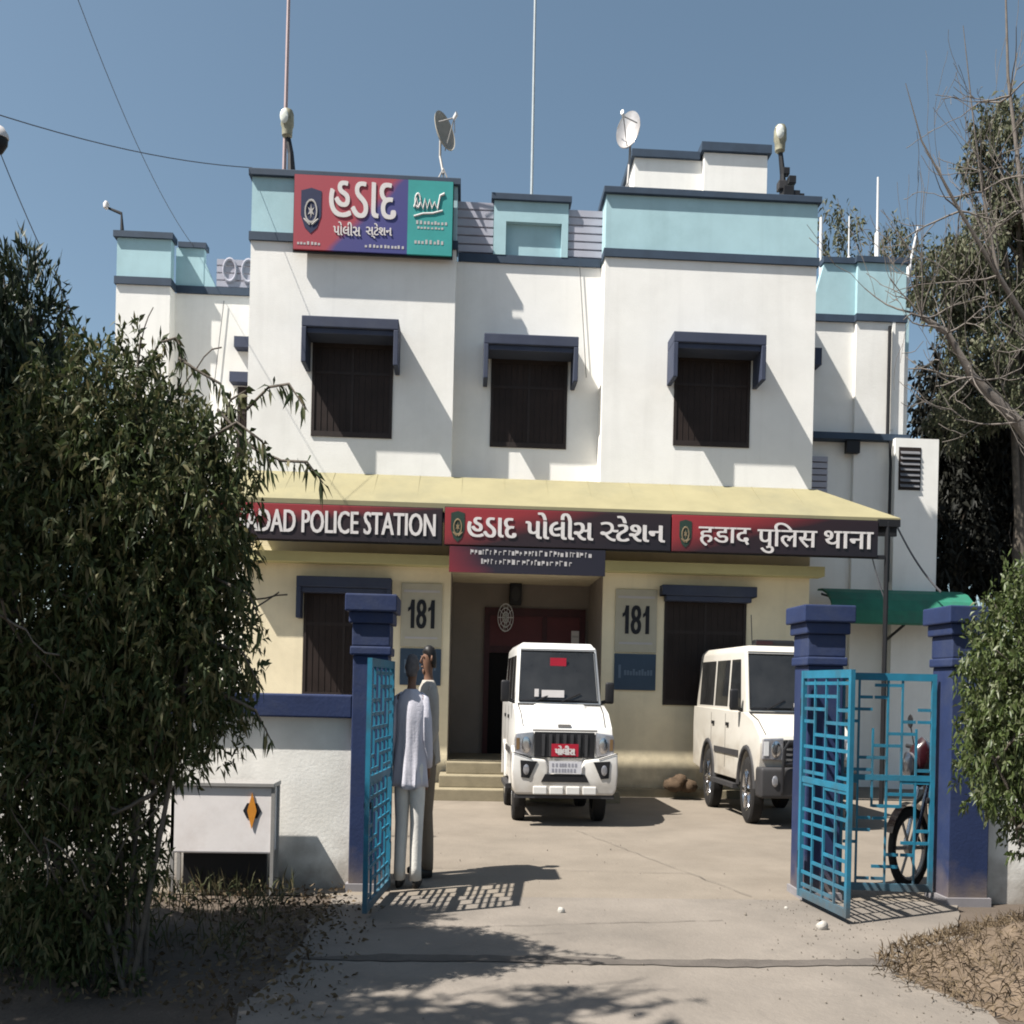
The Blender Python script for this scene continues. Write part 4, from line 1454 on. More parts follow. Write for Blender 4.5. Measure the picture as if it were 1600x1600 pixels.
# windscreen marks
m = MB(); m.box(-.16, .16, 1.235, 1.25, 1.69, 1.78); st = m.build('screen_sticker', REDP, car)
bpy.context.view_layer.update()
m = MB(); m.box(-.48, -.40, 1.00, 1.02, 1.345, 1.43); m.box(-.34, .10, 1.00, 1.02, 1.34, 1.42); m.build('dash_card', INK, car)

# second jeep
spec = dict(W=1.80, paint=CAROFF, L=4.4, H=1.98, wr=.37, fy=.80, ry=3.25, sill=.46, hood_front=.99, hood_back=1.22, cowl=.98, top_w=1.56, ws_top=1.34,
            side=[(1.32, 2.05, .2), (2.15, 3.0, 0), (3.1, 4.1, 0)], doors=[2.1, 3.05], strip_z=.72, arch=CARGREY, rim=CHROME)
car2 = suv('parked_jeep', 'white older jeep with black bull bar half hidden by the middle gate pillar', (6.45, 17.0, 0), R(2.5), spec)
m = MB(); m.box(-.94, .94, -.14, .2, .34, .66); bp = m.build('bumper', CARGREY, car2, bevel=.04, seg=3, smooth=True)
m = MB()
m.tube([(-.55, -.16, .40), (-.55, -.22, .85), (-.46, -.22, .93), (.46, -.22, .93), (.55, -.22, .85), (.55, -.16, .40)], .03, 8)
m.tube([(-.55, -.2, .70), (.55, -.2, .70)], .022, 8)
m.tube([(-.2, -.2, .45), (-.2, -.22, .93)], .022, 8); m.tube([(.2, -.2, .45), (.2, -.22, .93)], .022, 8)
m.build('bull_bar', BLACK, car2, smooth=True)
m = MB(); m.box(-.44, .44, .0, .10, .70, .95); gr = m.build('grille', BLACK, car2, bevel=.01)
m = MB()
for k in range(4): m.box(-.42, .42, -.012, .0, .73 + k * .055, .752 + k * .055)
m.build('slat', CHROME, gr)
for s in (-1, 1):
    m = MB(); m.plate([(s * .47, .97), (s * .86, .96), (s * .87, .74), (s * .48, .73)], .0, .10); hl = m.build('headlight', LAMPGLASS, car2, bevel=.015)
    m = MB(); m.lathe([(.09, -.01), (.07, -.02), (.03, -.022)], (s * .62, 0, .85), 'y', 18); m.build('bulb', CHROME, hl, smooth=True)
    m = MB(); m.box(s * .76, s * .85, -.012, 0, .78, .93); m.build('indicator', PALE, hl)
    m = MB(); m.lathe([(.06, -.15), (.05, -.165), (.02, -.17)], (s * .68, 0, .52), 'y', 16); m.build('fog_lamp', LAMPGLASS, bp, smooth=True)
m = MB(); m.box(-.26, .26, -.165, -.15, .44, .56); m.build('number_plate', mat('plate_grey', (.52, .52, .55), .5, .06, 5), car2)
m = MB(); m.box(-.42, .42, 1.75, 1.98, 1.985, 2.06); bc = m.build('beacon_bar', BLACK, car2, bevel=.03)
m = MB(); m.box(-.40, -.06, 1.73, 1.75, 2.0, 2.045); m.build('beacon_lens', mat('beacon_red', (.03, .012, .014), .3, .1, 4), bc)
m = MB(); m.tube([(-.45, 1.85, 1.97), (-.47, 1.9, 2.35)], .010, 5); m.build('aerial', BLACK, car2)
m = MB(); m.box(.1, .5, .945, .96, 1.29, 1.335); m.build('dash_card', INKGREY, car2)


# motorcycle parked behind the side gate, front wheel to the left
t = thing('motorcycle', 'dark red motorcycle parked behind the closed side gate', 'motorcycle', (5.93, 11.95, 0), R(12))
MC = mat('bike_red', (.022, .005, .007), .25, .1, 4, coat=.5)


def bwheel(x):
    m = MB()
    r, w_ = .31, .05
    m.lathe([(r - .07, -w_), (r - .02, -w_), (r, -.02), (r, .02), (r - .02, w_), (r - .07, w_)], (x, 0, r), 'y', 30, hoop=True)
    wh = m.build('wheel', RUBBER, t, smooth=True)
    m = MB()
    m.lathe([(r - .068, -.035), (r - .085, -.03), (r - .085, .03), (r - .068, .035)], (x, 0, r), 'y', 30, hoop=True)
    for k in range(6):
        q = k * math.pi / 3
        m.tube([(x + .03 * math.cos(q), 0, r + .03 * math.sin(q)), (x + (r - .08) * math.cos(q), 0, r + (r - .08) * math.sin(q))], .016, 6)
    m.lathe([(.05, -.05), (.05, .05)], (x, 0, r), 'y', 14)
    m.build('rim', GREY, wh)
    m = MB()
    m.loft([[(x + (r + .03) * math.cos(R(a)), y, r + (r + .03) * math.sin(R(a))) for a in range(20, 161, 14)] for y in (-.07, -.03, .03, .07)], closed=False)
    m.build('mudguard', MC, t, smooth='all')


bwheel(0); bwheel(1.28)
m = MB()
for y in (-.09, .09):
    m.tube([(0, y, .31), (.20, y, .78), (.28, y * .9, .98)], .025, 8)
m.build('fork', CHROME, t, smooth=True)
m = MB(); m.tube([(.20, -.36, 1.06), (.26, -.22, 1.05), (.28, 0, 1.0), (.26, .22, 1.05), (.20, .36, 1.06)], .015, 8)
hb_ = m.build('handlebar', BLACK, t)
m = MB()
for y in (-1, 1):
    m.tube([(.24, .24 * y, 1.05), (.20, .28 * y, 1.22)], .008, 5); m.lathe([(.05, -.01), (.055, .0), (.03, .012)], (.20, .28 * y, 1.25), 'x', 12)
m.build('mirror', BLACK, hb_)
m = MB(); m.loft([[(x, w_ * math.cos(q), z + h_ * math.sin(q)) for q in [k * math.pi / 6 for k in range(12)]] for (x, w_, z, h_) in [(-.02, .05, .93, .06), (.04, .13, .93, .15), (.16, .15, .95, .19), (.28, .10, .98, .12), (.34, .03, .98, .04)]])
m.build('headlamp_cowl', MC, t, smooth=True)
for y in (-1, 1):
    m = MB(); m.tube([(.34, .10 * y, .72), (.30, .26 * y, .62), (.32, .30 * y, .42), (.42, .22 * y, .24), (.5, .10 * y, .22)], .018, 8); m.build('crash_guard', BLACK, t)
    m = MB(); m.loft([[(.30, .09 * y, .92), (.30, .15 * y, .92)], [(.36, .10 * y, .55), (.38, .20 * y, .55)], [(.46, .12 * y, .36), (.46, .18 * y, .36)]], closed=False); m.build('side_panel', MC, t)
m = MB(); m.lathe([(.03, .14), (.09, .08), (.10, .0), (.06, -.03)], (-.06, 0, .93), 'x', 16); m.build('headlight', LAMPGLASS, t, smooth=True)
m = MB(); m.loft([[(x, w_ * math.cos(q), z + h_ * math.sin(q)) for q in [k * math.pi / 6 for k in range(12)]] for (x, w_, z, h_) in [(.30, .05, .84, .05), (.38, .13, .86, .11), (.55, .15, .86, .12), (.72, .10, .80, .07), (.78, .06, .78, .03)]])
m.build('fuel_tank', MC, t, smooth=True)
m = MB(); m.loft([[(x, w_ * math.cos(q), z + .05 * math.sin(q)) for q in [k * math.pi / 6 for k in range(12)]] for (x, w_, z) in [(.72, .08, .78), (.85, .13, .79), (1.15, .13, .82), (1.38, .10, .85), (1.42, .04, .85)]])
m.build('seat', RUBBER, t, smooth=True)
m = MB(); m.box(.42, .82, -.14, .14, .28, .58); m.tube([(.5, 0, .75), (.45, 0, .4)], .03, 6); m.tube([(.8, 0, .74), (1.28, .07, .31)], .025, 6); m.tube([(.6, -.07, .35), (1.28, -.07, .31)], .025, 6); m.tube([(.3, 0, .85), (.45, 0, .55)], .03, 6)
m.build('engine', CARGREY, t, bevel=.02)
m = MB(); m.tube([(.5, -.12, .3), (.7, -.15, .25), (1.5, -.16, .38)], [.02, .025, .045], 8); m.build('exhaust', CHROME, t, smooth=True)
m = MB(); m.box(1.40, 1.46, -.05, .05, .72, .80); m.build('tail_light', REDP, t)

# ------------------------------------------------------------------ people
def capsule_body(name, joints, edges, root, m, parent, sub=2):
    """one continuous skin grown over a skeleton; joints: {name: (x, y, z, radius)}"""
    ks = list(joints)
    me = bpy.data.meshes.new(name)
    me.from_pydata([joints[k][:3] for k in ks], [(ks.index(a), ks.index(b)) for a, b in edges], [])
    o = bpy.data.objects.new(name, me)
    C.objects.link(o)
    md = o.modifiers.new('skin', 'SKIN')
    md.use_smooth_shade = True
    for i, k in enumerate(ks):
        r = joints[k][3]
        me.skin_vertices[0].data[i].radius = r if isinstance(r, tuple) else (r, r)
        me.skin_vertices[0].data[i].use_root = (k == root)
    sb = o.modifiers.new('sub', 'SUBSURF')
    sb.levels = sub
    sb.render_levels = sub
    bpy.context.view_layer.update()
    em = bpy.data.meshes.new_from_object(o.evaluated_get(bpy.context.evaluated_depsgraph_get()))
    bpy.data.objects.remove(o)
    bm = bmesh.new()
    bm.from_mesh(em)
    bpy.data.meshes.remove(em)
    mb = MB()
    mb.bm.free()
    mb.bm = bm
    return mb


def person(label, loc, rz, H, top, trou, shoe, hairm, hem, kurta, headturn=0, armpose=0.0):
    """standing figure facing local -y"""
    t = thing('person', label, 'person', loc, rz)
    s = H / 1.70
    J = {'pelvis': (0, 0, .93, (.145, .10)), 'waist': (0, .0, 1.08, (.125, .095)), 'chest': (0, .01, 1.28, (.15, .105)), 'neckb': (0, .015, 1.43, (.075, .065)), 'neck': (0, .005, 1.49, .052),
         'skull0': (0, -.005, 1.545, (.062, .072)), 'skull1': (0, .0, 1.61, (.074, .090)), 'skull2': (0, .005, 1.675, (.055, .07))}
    E = [('pelvis', 'waist'), ('waist', 'chest'), ('chest', 'neckb'), ('neckb', 'neck'), ('neck', 'skull0'), ('skull0', 'skull1'), ('skull1', 'skull2')]
    for q, n in ((-1, 'l'), (1, 'r')):
        J.update({'hip' + n: (.09 * q, 0, .87, .088), 'knee' + n: (.10 * q, -.015, .49, .058), 'calf' + n: (.10 * q, .015, .33, .054), 'ankle' + n: (.105 * q, .025, .09, .038), 'ball' + n: (.115 * q, -.07, .035, (.032, .030)), 'toe' + n: (.12 * q, -.15, .028, (.028, .022))})
        E += [('pelvis', 'hip' + n), ('hip' + n, 'knee' + n), ('knee' + n, 'calf' + n), ('calf' + n, 'ankle' + n), ('ankle' + n, 'ball' + n), ('ball' + n, 'toe' + n)]
        fo = armpose * (1 if q > 0 else .3)
        J.update({'sho' + n: (.185 * q, .01, 1.385, .062), 'elb' + n: (.235 * q, .03, 1.10, .042), 'fore' + n: (.235 * q, -.02 - fo * .06, .98 + fo * .02, .040), 'wri' + n: (.225 * q, -.05 - fo * .16, .86 + fo * .10, .027), 'palm' + n: (.222 * q, -.065 - fo * .21, .80 + fo * .10, (.022, .036))})
        E += [('chest', 'sho' + n), ('sho' + n, 'elb' + n), ('elb' + n, 'fore' + n), ('fore' + n, 'wri' + n), ('wri' + n, 'palm' + n)]
    mb = capsule_body('body', J, E, 'pelvis', SKIN, t)
    # face: nose, ears, brow, chin and the fingers grow on the same mesh
    mb.tube([(0, -.085, 1.625), (0, -.105, 1.59), (0, -.085, 1.578)], [.008, .016, .010], 6)
    mb.tube([(-.022, -.082, 1.553), (0, -.088, 1.552), (.022, -.082, 1.553)], [.004, .008, .004], 6)
    mb.tube([(0, -.06, 1.52), (0, -.074, 1.515)], [.03, .018], 8)
    for q in (-1, 1):
        mb.tube([(.072 * q, .01, 1.59), (.082 * q, .018, 1.61), (.078 * q, .02, 1.635)], [.008, .016, .010], 6)
        mb.tube([(.012 * q, -.082, 1.628), (.045 * q, -.078, 1.628)], [.008, .006], 6)
        pj = Vector(J['palm' + ('l' if q < 0 else 'r')][:3])
        for k, ln in enumerate((.070, .080, .074, .058)):
            b0 = pj + Vector((.0, -.028 + .019 * k, -.015))
            mb.tube([b0, b0 + Vector((-.004 * q, -.004, -ln * .5)), b0 + Vector((-.016 * q, -.008, -ln * .8)), b0 + Vector((-.028 * q, -.008, -ln))], [.010, .0095, .0085, .006], 6)
        mb.tube([pj + Vector((0, -.028, .03)), pj + Vector((-.012 * q, -.055, .005)), pj + Vector((-.02 * q, -.066, -.025))], [.012, .010, .007], 6)
    for v in mb.bm.verts: v.co = v.co * s
    body = mb.build('body', SKIN, t, smooth='all', fixn=False)
    # hair cap
    h = MB()
    rings = []
    for (z, r, oy) in [(1.545, .060, .035), (1.58, .078, .022), (1.62, .085, .010), (1.66, .080, .008), (1.695, .058, .008), (1.712, .02, .008)]:
        ring = []
        for k in range(18):
            a = 2 * math.pi * k / 18
            yy = math.sin(a) * r * 1.14
            if z < 1.64: yy = max(yy, -.035 + (1.64 - z) * .5)
            ring.append((math.cos(a) * r * s, (yy + oy) * s, z * s))
        rings.append(ring)
    h.loft(rings)
    h.build('hair', hairm, body, smooth='all')
    if kurta is False:
        pass
    # shirt: torso tube with sleeves
    sh = MB()
    folds = random.Random(len(label))
    ph = [folds.uniform(0, 6.28) for _ in range(4)]
    secs = []
    zs = [(1.455, .075, .075), (1.435, .115, .085), (1.40, .185, .11), (1.33, .215, .132), (1.22, .198, .138), (1.08, .185, .132), (.95, .195, .142), (.86, .205, .152)]
    z_ = .86
    while z_ > hem + .01:
        z_ = max(hem, z_ - .08)
        zs.append((z_, .205 + (.86 - z_) * .10, .152 + (.86 - z_) * .09))
    for i, (z, rx, ry) in enumerate(zs):
        am = .006 + max(0, 1.30 - z) * .05
        secs.append([((rx + am * math.sin(5 * a + ph[0] + z * 3)) * math.cos(a) * s, ((ry + am * math.sin(7 * a + ph[1] - z * 4)) * math.sin(a) + .008) * s, (z + (.012 * math.sin(3 * a + ph[2]) if i > 5 else 0)) * s) for a in [2 * math.pi * k / 28 for k in range(28)]])
    sh.loft(secs)
    for q, n in ((-1, 'l'), (1, 'r')):
        S0, E0, F0, W0 = [Vector(J[k + n][:3]) for k in ('sho', 'elb', 'fore', 'wri')]
        end = W0.lerp(F0, .25) if kurta else E0.lerp(S0, .15)
        pts = [S0 + Vector((-.07 * q, 0, .012)), S0 + Vector((-.012 * q, 0, -.02)), S0.lerp(E0, .5), E0] + ([F0, end] if kurta else [])
        if not kurta: pts[-1] = end
        rad = [.045, .066, .068, .062] + ([.058, .052] if kurta else [])
        sh.tube([p * s for p in pts], [r * s for r in rad], 12)
    sh.build('shirt', top, body, smooth='all')
    tr = MB()
    for q, n in ((-1, 'l'), (1, 'r')):
        pts = [(.05 * q, 0, 1.0), (.095 * q, 0, .88), (.10 * q, -.01, .66), (.10 * q, -.015, .48), (.102 * q, .01, .30), (.105 * q, .018, .16), (.106 * q, .012, .07)]
        tr.tube([Vector(p) * s for p in pts], [r * s for r in (.10, .115, .100, .085, .078, .075, .078)], 14)
    tr.build('trousers', trou, body, smooth='all')
    for q in (-1, 1):
        f = MB()
        f.loft([[((.115 * q + w_ * math.cos(a)) * s, y * s, (.045 + h_ * math.sin(a)) * s) for a in [2 * math.pi * k / 12 for k in range(12)]] for (y, w_, h_) in [(.075, .03, .035), (.03, .045, .045), (-.07, .05, .042), (-.15, .042, .032), (-.19, .02, .02)]])
        f.build('shoe', shoe, body, smooth='all')
    return t


KURTA = mat('white_kurta', (.50, .49, .55), .9, .08, 5, .15)
PANT = mat('white_pants', (.62, .60, .56), .9, .08, 5, .15)
KHAKI = mat('grey_shirt', (.34, .315, .28), .9, .10, 5, .15)
KPANT = mat('khaki_pants', (.17, .135, .10), .9, .10, 5, .15)
WHAIR = mat('grey_hair', (.10, .09, .09), .8, .25, 20)
SHOE = mat('dark_shoe', (.02, .017, .015), .5, .1, 5)
person('person in long white shirt and white trousers standing with back turned by the open gate', (-.67, 11.64, 0), R(168), 1.65, KURTA, PANT, SHOE, WHAIR, .74, True, armpose=.3)
person('person with black hair in pale grey shirt and brownish trousers facing the other', (-.50, 12.35, 0), R(-70), 1.73, KHAKI, KPANT, SHOE, HAIR, .84, True, armpose=.7)

# ------------------------------------------------------------------ plants
def limb(mb, p, d, ln, r, depth, rr, spread=.6, up=.15, tips=None, kids=(2, 3), taper=.6, wob=.18, minr=.004):
    pts = [Vector(p)]
    rad = [r]
    d = Vector(d).normalized()
    n = 5
    for i in range(n):
        d = (d + Vector((rr.gauss(0, wob), rr.gauss(0, wob), rr.gauss(0, wob) + up * .3))).normalized()
        pts.append(pts[-1] + d * ln / n)
        rad.append(max(minr, r * (1 - (1 - taper) * (i + 1) / n)))
    mb.tube(pts, rad, 6 if r > .02 else 4, cap=False)
    if depth == 0:
        if tips is not None: tips.append((pts[-1], d))
        return
    for k in range(rr.randint(*kids)):
        i = rr.randint(2, n)
        nd = (d + Vector((rr.gauss(0, spread), rr.gauss(0, spread), rr.gauss(0, spread) * .8 + up))).normalized()
        limb(mb, pts[i], nd, ln * rr.uniform(.6, .85), rad[i] * .68, depth - 1, rr, spread, up, tips, kids, taper, wob, minr)


def spray_crown(blobs, n_spray, per, seed, length, hollow=.35, droop=(-.15, .7), hang=.2):
    """leaf positions: twig ends spread through ellipsoids, each with a drooping fan of leaves"""
    rg = np.random.default_rng(seed)
    vol = np.array([b[3] * b[4] * b[5] for b in blobs])
    pick = rg.choice(len(blobs), n_spray, p=vol / vol.sum())
    P_, D_ = [], []
    for i in range(n_spray):
        cx, cy, cz, rx, ry, rz = blobs[pick[i]]
        v = rg.normal(size=3)
        v /= np.linalg.norm(v)
        q = rg.uniform(hollow ** 3, 1) ** (1 / 3) * (1 + rg.normal() * .07)
        c = np.array([cx, cy, cz]) + v * q * np.array([rx, ry, rz])
        ax = v * .7 + np.array([0, 0, rg.uniform(*droop)]) + rg.normal(size=3) * .35
        ax /= np.linalg.norm(ax)
        k = rg.integers(int(per * .6), int(per * 1.4))
        s = rg.uniform(-.5, .5, (k, 1)) * length * 2.2
        pos = c + ax * s + rg.normal(size=(k, 3)) * length * .18
        dr = ax * .5 + rg.normal(size=(k, 3)) * .6 + np.array([0, 0, -hang])
        P_.append(pos)
        D_.append(dr)
    return np.concatenate(P_), np.concatenate(D_)


def bush(name, label, cat, base, blobs, n_spray, per, length, width, m, seed, trunks=5, sprays=(), hollow=.35, droop=.2, group=None, hang=.15):
    t = thing(name, label, cat, base, world=True, group=group)
    rr = random.Random(seed)
    mb = MB()
    for k in range(trunks):
        b = blobs[k % len(blobs)]
        tgt = Vector((b[0] + rr.uniform(-.4, .4) * b[3], b[1] + rr.uniform(-.4, .4) * b[4], b[2]))
        a = Vector(base) + Vector((rr.uniform(-.18, .18), rr.uniform(-.15, .15), -.05))
        mid = a.lerp(tgt, .5) + Vector((rr.uniform(-.12, .12), rr.uniform(-.1, .1), .1))
        mb.tube([a, a.lerp(mid, .5), mid, tgt], [.024, .021, .017, .011], 7, cap=False)
        for q in range(4):
            limb(mb, a.lerp(tgt, rr.uniform(.55, 1)), Vector((rr.gauss(0, 1), rr.gauss(0, 1), rr.uniform(.1, 1))), b[3] * .8, .014, 1, rr, kids=(1, 3))
    pts, dirs = spray_crown(blobs, n_spray, per, seed, length, hollow, hang=hang)
    P2, D2 = [], []
    rg = np.random.default_rng(seed + 5)
    for path in sprays:                                # arching outer twigs with hanging leaves
        path = [Vector(p) for p in path]
        mb.tube(path, [.010] + [.007] * (len(path) - 2) + [.004], 5, cap=False)
        for a, b in zip(path, path[1:]):
            for q in range(11):
                p = a.lerp(b, (q + rg.uniform(0, 1)) / 11)
                P2.append(np.array(p))
                D2.append(np.array((b - a).normalized()) * .4 + rg.normal(size=3) * .45 + np.array([0, 0, -.45]))
    lens = np.full((len(pts), 1), length)
    if P2:
        lens = np.concatenate([lens, np.full((len(P2), 1), length * 1.2)])
        pts = np.concatenate([pts, np.array(P2)])
        dirs = np.concatenate([dirs, np.array(D2)])
    mb.build('trunk', BARK, t, smooth='all')
    leaves('crown', pts, dirs, lens, width * lens / length, m, t, droop, seed)
    return t


LEAF_A = leafmat('oleander_leaf', [(.016, .026, .009), (.032, .050, .016), (.058, .076, .026), (.085, .092, .04), (.14, .125, .062)], .25, .6, .22)
LEAF_B = leafmat('fir_leaf', [(.010, .018, .010), (.020, .033, .014), (.030, .045, .018)], .12, .5, .3)
LEAF_C = leafmat('bright_leaf', [(.035, .055, .014), (.060, .085, .022), (.085, .11, .036), (.12, .13, .07)], .25, .45, .4)
LEAF_D = leafmat('far_leaf', [(.040, .048, .026), (.075, .085, .045), (.110, .114, .068), (.13, .122, .085)], .15, .6, .2)
LEAF_E = leafmat('shaded_leaf', [(.008, .009, .008), (.014, .015, .012), (.024, .024, .018)], .1, .6, .2)  # near-black: shade inside the trees put into the leaf colour

Yb = 7.8
pc = lambda px, py, rx, ry, rz, Y: tuple(P(px, py, Y)) + (rx, ry, rz)
sp = []
for pts in [[(385, 640, 7.6), (420, 605, 7.5), (452, 600, 7.45), (478, 640, 7.4)], [(340, 640, 7.6), (395, 700, 7.5), (440, 720, 7.45), (480, 722, 7.4), (505, 755, 7.4)],
            [(230, 570, 7.8), (250, 535, 7.8), (275, 528, 7.8), (290, 560, 7.8)], [(350, 660, 7.7), (360, 625, 7.6), (385, 610, 7.6)], [(330, 900, 7.5), (390, 930, 7.4), (412, 985, 7.4)],
            [(340, 1080, 7.5), (400, 1110, 7.4), (425, 1160, 7.4)], [(320, 1000, 7.5), (380, 1020, 7.4), (405, 1070, 7.4)], [(280, 560, 7.8), (310, 580, 7.7), (345, 600, 7.7), (360, 640, 7.7)], [(300, 700, 7.5), (370, 660, 7.4), (410, 690, 7.4), (425, 740, 7.4)]]:
    sp.append([tuple(P(*q)) for q in pts])
bush('oleander_bush', 'large dark green bush with long drooping leaves in front of the compound wall', 'bush', tuple(P(185, 1545, 7.8)[:2]) + (0,),
     [pc(230, 830, .85, .8, .68, Yb), pc(235, 1030, .85, .8, .62, Yb), pc(90, 900, 1.1, .9, .95, Yb + .2), pc(170, 640, .62, .7, .33, Yb), pc(320, 780, .42, .5, .40, Yb - .2), pc(310, 1020, .48, .5, .48, Yb - .2), pc(150, 1180, .62, .7, .36, Yb), pc(20, 1180, .8, .7, .52, Yb + .1), pc(100, 1340, .80, .6, .36, Yb), pc(60, 1450, .6, .5, .24, Yb), pc(110, 1440, .50, .45, .22, Yb - .1), pc(200, 1420, .22, .3, .16, Yb + .2), pc(130, 1520, .5, .4, .12, Yb)],
     5300, 15, .082, .0115, LEAF_A, 21, trunks=9, sprays=sp)
Yc = 8.7
bush('conifer_shrub', 'darker spiky shrub rising highest at the far left edge', 'shrub', (-4.75, Yc, 0),
     [pc(40, 500, .33, .42, .40, Yc), pc(20, 620, .62, .6, .5, Yc), pc(-60, 760, 1.0, .85, .92, Yc), pc(70, 640, .46, .5, .32, Yc), pc(-70, 520, .58, .5, .42, Yc)],
     1700, 15, .095, .012, LEAF_B, 22, trunks=5, hollow=.2, droop=-.05, hang=-.5,
     sprays=[[tuple(P(40, 520, Yc)), tuple(P(44, 430, Yc)), tuple(P(42, 372, Yc))], [tuple(P(85, 560, Yc)), tuple(P(100, 500, Yc)), tuple(P(108, 480, Yc))], [tuple(P(10, 480, Yc)), tuple(P(5, 420, Yc)), tuple(P(0, 400, Yc))]])
bush('garden_bush', 'bright green bush with small leaves at the right edge by the pillar', 'bush', (6.35, 9.4, 0),
     [pc(1590, 1080, .56, .7, .62, 9.4), pc(1600, 960, .40, .5, .36, 9.4), pc(1555, 1180, .34, .5, .40, 9.3), pc(1640, 1150, .8, .8, .75, 9.5)],
     1700, 15, .070, .013, LEAF_C, 23, trunks=5)


def small_plants(seed):
    rg = np.random.default_rng(seed)
    P_, D_ = [], []
    # dry leaf litter and low weeds under the left bush and on the right mound
    for (x0, x1, y0, y1, n, zf) in [(-5.5, -1.3, 7.2, 11.2, 2600, .10), (-2.2, -.9, 7.0, 11.0, 500, .02)]:
        q = np.stack([rg.uniform(x0, x1, n), rg.uniform(y0, y1, n), rg.uniform(.01, zf, n)], 1)
        P_.append(q)
        D_.append(rg.normal(size=(n, 3)) * np.array([1, 1, .25]))
    return np.concatenate(P_), np.concatenate(D_)


a, b = small_plants(3)
o = leaves('leaf_litter', a, b, .06, .012, leafmat('litter', [(.05, .035, .022), (.11, .08, .05), (.17, .13, .085)], .1, .8, .1), None, .05, 3)
tag(o, 'dry leaf litter on the dark soil under the left bush', 'litter', kind='stuff')
rg = np.random.default_rng(8)
n = 4200
th = rg.uniform(0, 6.28, n); rr_ = np.sqrt(rg.uniform(0, 1, n)) * .98
gx = 5.75 + rr_ * np.cos(th) * 1.95; gy = 8.05 + rr_ * np.sin(th) * 1.5
gz = np.maximum(0, 1 - rr_ ** 2) ** 1.3 * .31
o = leaves('dry_grass', np.stack([gx, gy, gz], 1), np.stack([rg.normal(size=n), rg.normal(size=n), rg.uniform(.2, 1.3, n)], 1), .15, .005, leafmat('dry_blade', [(.045, .032, .02), (.095, .070, .045), (.17, .13, .085)], .1, .8, .1), None, .25, 8)
tag(o, 'dry grass and twigs on the brown mound at the lower right', 'grass', kind='stuff')
n = 1200
o = leaves('weeds', np.stack([rg.uniform(-5.2, -1.9, n), rg.uniform(8.2, 11.2, n), np.zeros(n) + .05], 1), np.stack([rg.normal(size=n) * .6, rg.normal(size=n) * .6, rg.uniform(.5, 1.3, n)], 1), .22, .008, leafmat('weed', [(.03, .04, .015), (.06, .06, .03), (.14, .11, .06)], .15, .7, .2), None, .25, 9)
tag(o, 'low weeds and dry stalks under the left bush', 'weeds', kind='stuff')
# a few stones
STONE = mat('stone', (.36, .34, .31), .9, .15, 8, .3)
for i, (px, py, r, lab) in enumerate([(1284, 1462, .05, 'small pale stone lying on the drive left of the open right leaf'), (876, 1430, .035, 'small pale stone on the drive beside the gate shadow'), (1228, 1428, .02, 'tiny pale pebble near the foot of the middle pillar')]):
    u = (HOR + (px - 800) * math.tan(ROLL))
    yy = FX * K * EYE / (py - u)
    c = P(px, py, yy); c.z = r * .6
    mb = MB()
    ic = bmesh.ops.create_icosphere(mb.bm, subdivisions=2, radius=r)
    q = random.Random(i)
    for v in ic['verts']:
        v.co = c + Vector((v.co.x * 1.2, v.co.y, v.co.z * .7)) * (1 + q.uniform(-.18, .18))
    tag(mb.build('stone', STONE, smooth='all'), lab, 'stone', 'loose stones')
rg = np.random.default_rng(77)
n = 1100
gx = np.concatenate([rg.normal(-1.7, .35, 450), rg.normal(4.2, .5, 500), rg.uniform(-1.6, 4.2, 150)])
gy = np.concatenate([rg.uniform(7, 11.2, 450), rg.uniform(7, 11.2, 500), rg.uniform(6.9, 16, 150)])
gr_ = np.abs(rg.normal(0, .0045, n)) + .002
V, F = [], []
for i in range(n):
    r = gr_[i]
    o_ = len(V)
    q = rg.uniform(.6, 1.3, 6)
    for d, k in zip(((1, 0, 0), (0, 1, 0), (-1, 0, 0), (0, -1, 0), (0, 0, 1), (0, 0, -1)), q):
        V.append((gx[i] + d[0] * r * k, gy[i] + d[1] * r * k, (.014 + r * .4 + d[2] * r * .7 * k) * K))
    for a_ in range(4):
        b_ = (a_ + 1) % 4
        F += [(o_ + a_, o_ + b_, o_ + 4), (o_ + b_, o_ + a_, o_ + 5)]
me = bpy.data.meshes.new('gravel')
me.from_pydata(V, [], F)
tag(link_mesh('gravel', me, mat('gravel_grit', (.15, .13, .11), .9, .35, 12)), 'fine gravel and grit scattered along the edges of the drive', 'gravel', kind='stuff')
# heap of brown sacking by the wall
t = thing('sack_heap', 'low heap of brown sacks at the wall foot between the two jeeps', 'heap', (5.15, 21.5, .0), world=True)
for i, (dx, dz, rx, rz_) in enumerate([(-.16, .0, .24, .10), (.16, .0, .22, .085), (-.04, .07, .18, .085)]):
    mb = MB()
    ic = bmesh.ops.create_icosphere(mb.bm, subdivisions=3, radius=1)
    q = random.Random(40 + i)
    for v in ic['verts']:
        n_ = 1 + .10 * math.sin(5 * v.co.x + i) * math.sin(6 * v.co.y) + .06 * math.sin(13 * v.co.z + 7 * v.co.x)
        v.co = Vector((5.12 + dx, 21.45, rz_ + dz + .10)) + Vector((v.co.x * rx, v.co.y * .22, v.co.z * rz_)) * n_
    mb.build('sack', mat('sack_brown', (.07, .046, .028), .9, .25, 9, .4), t, smooth='all')


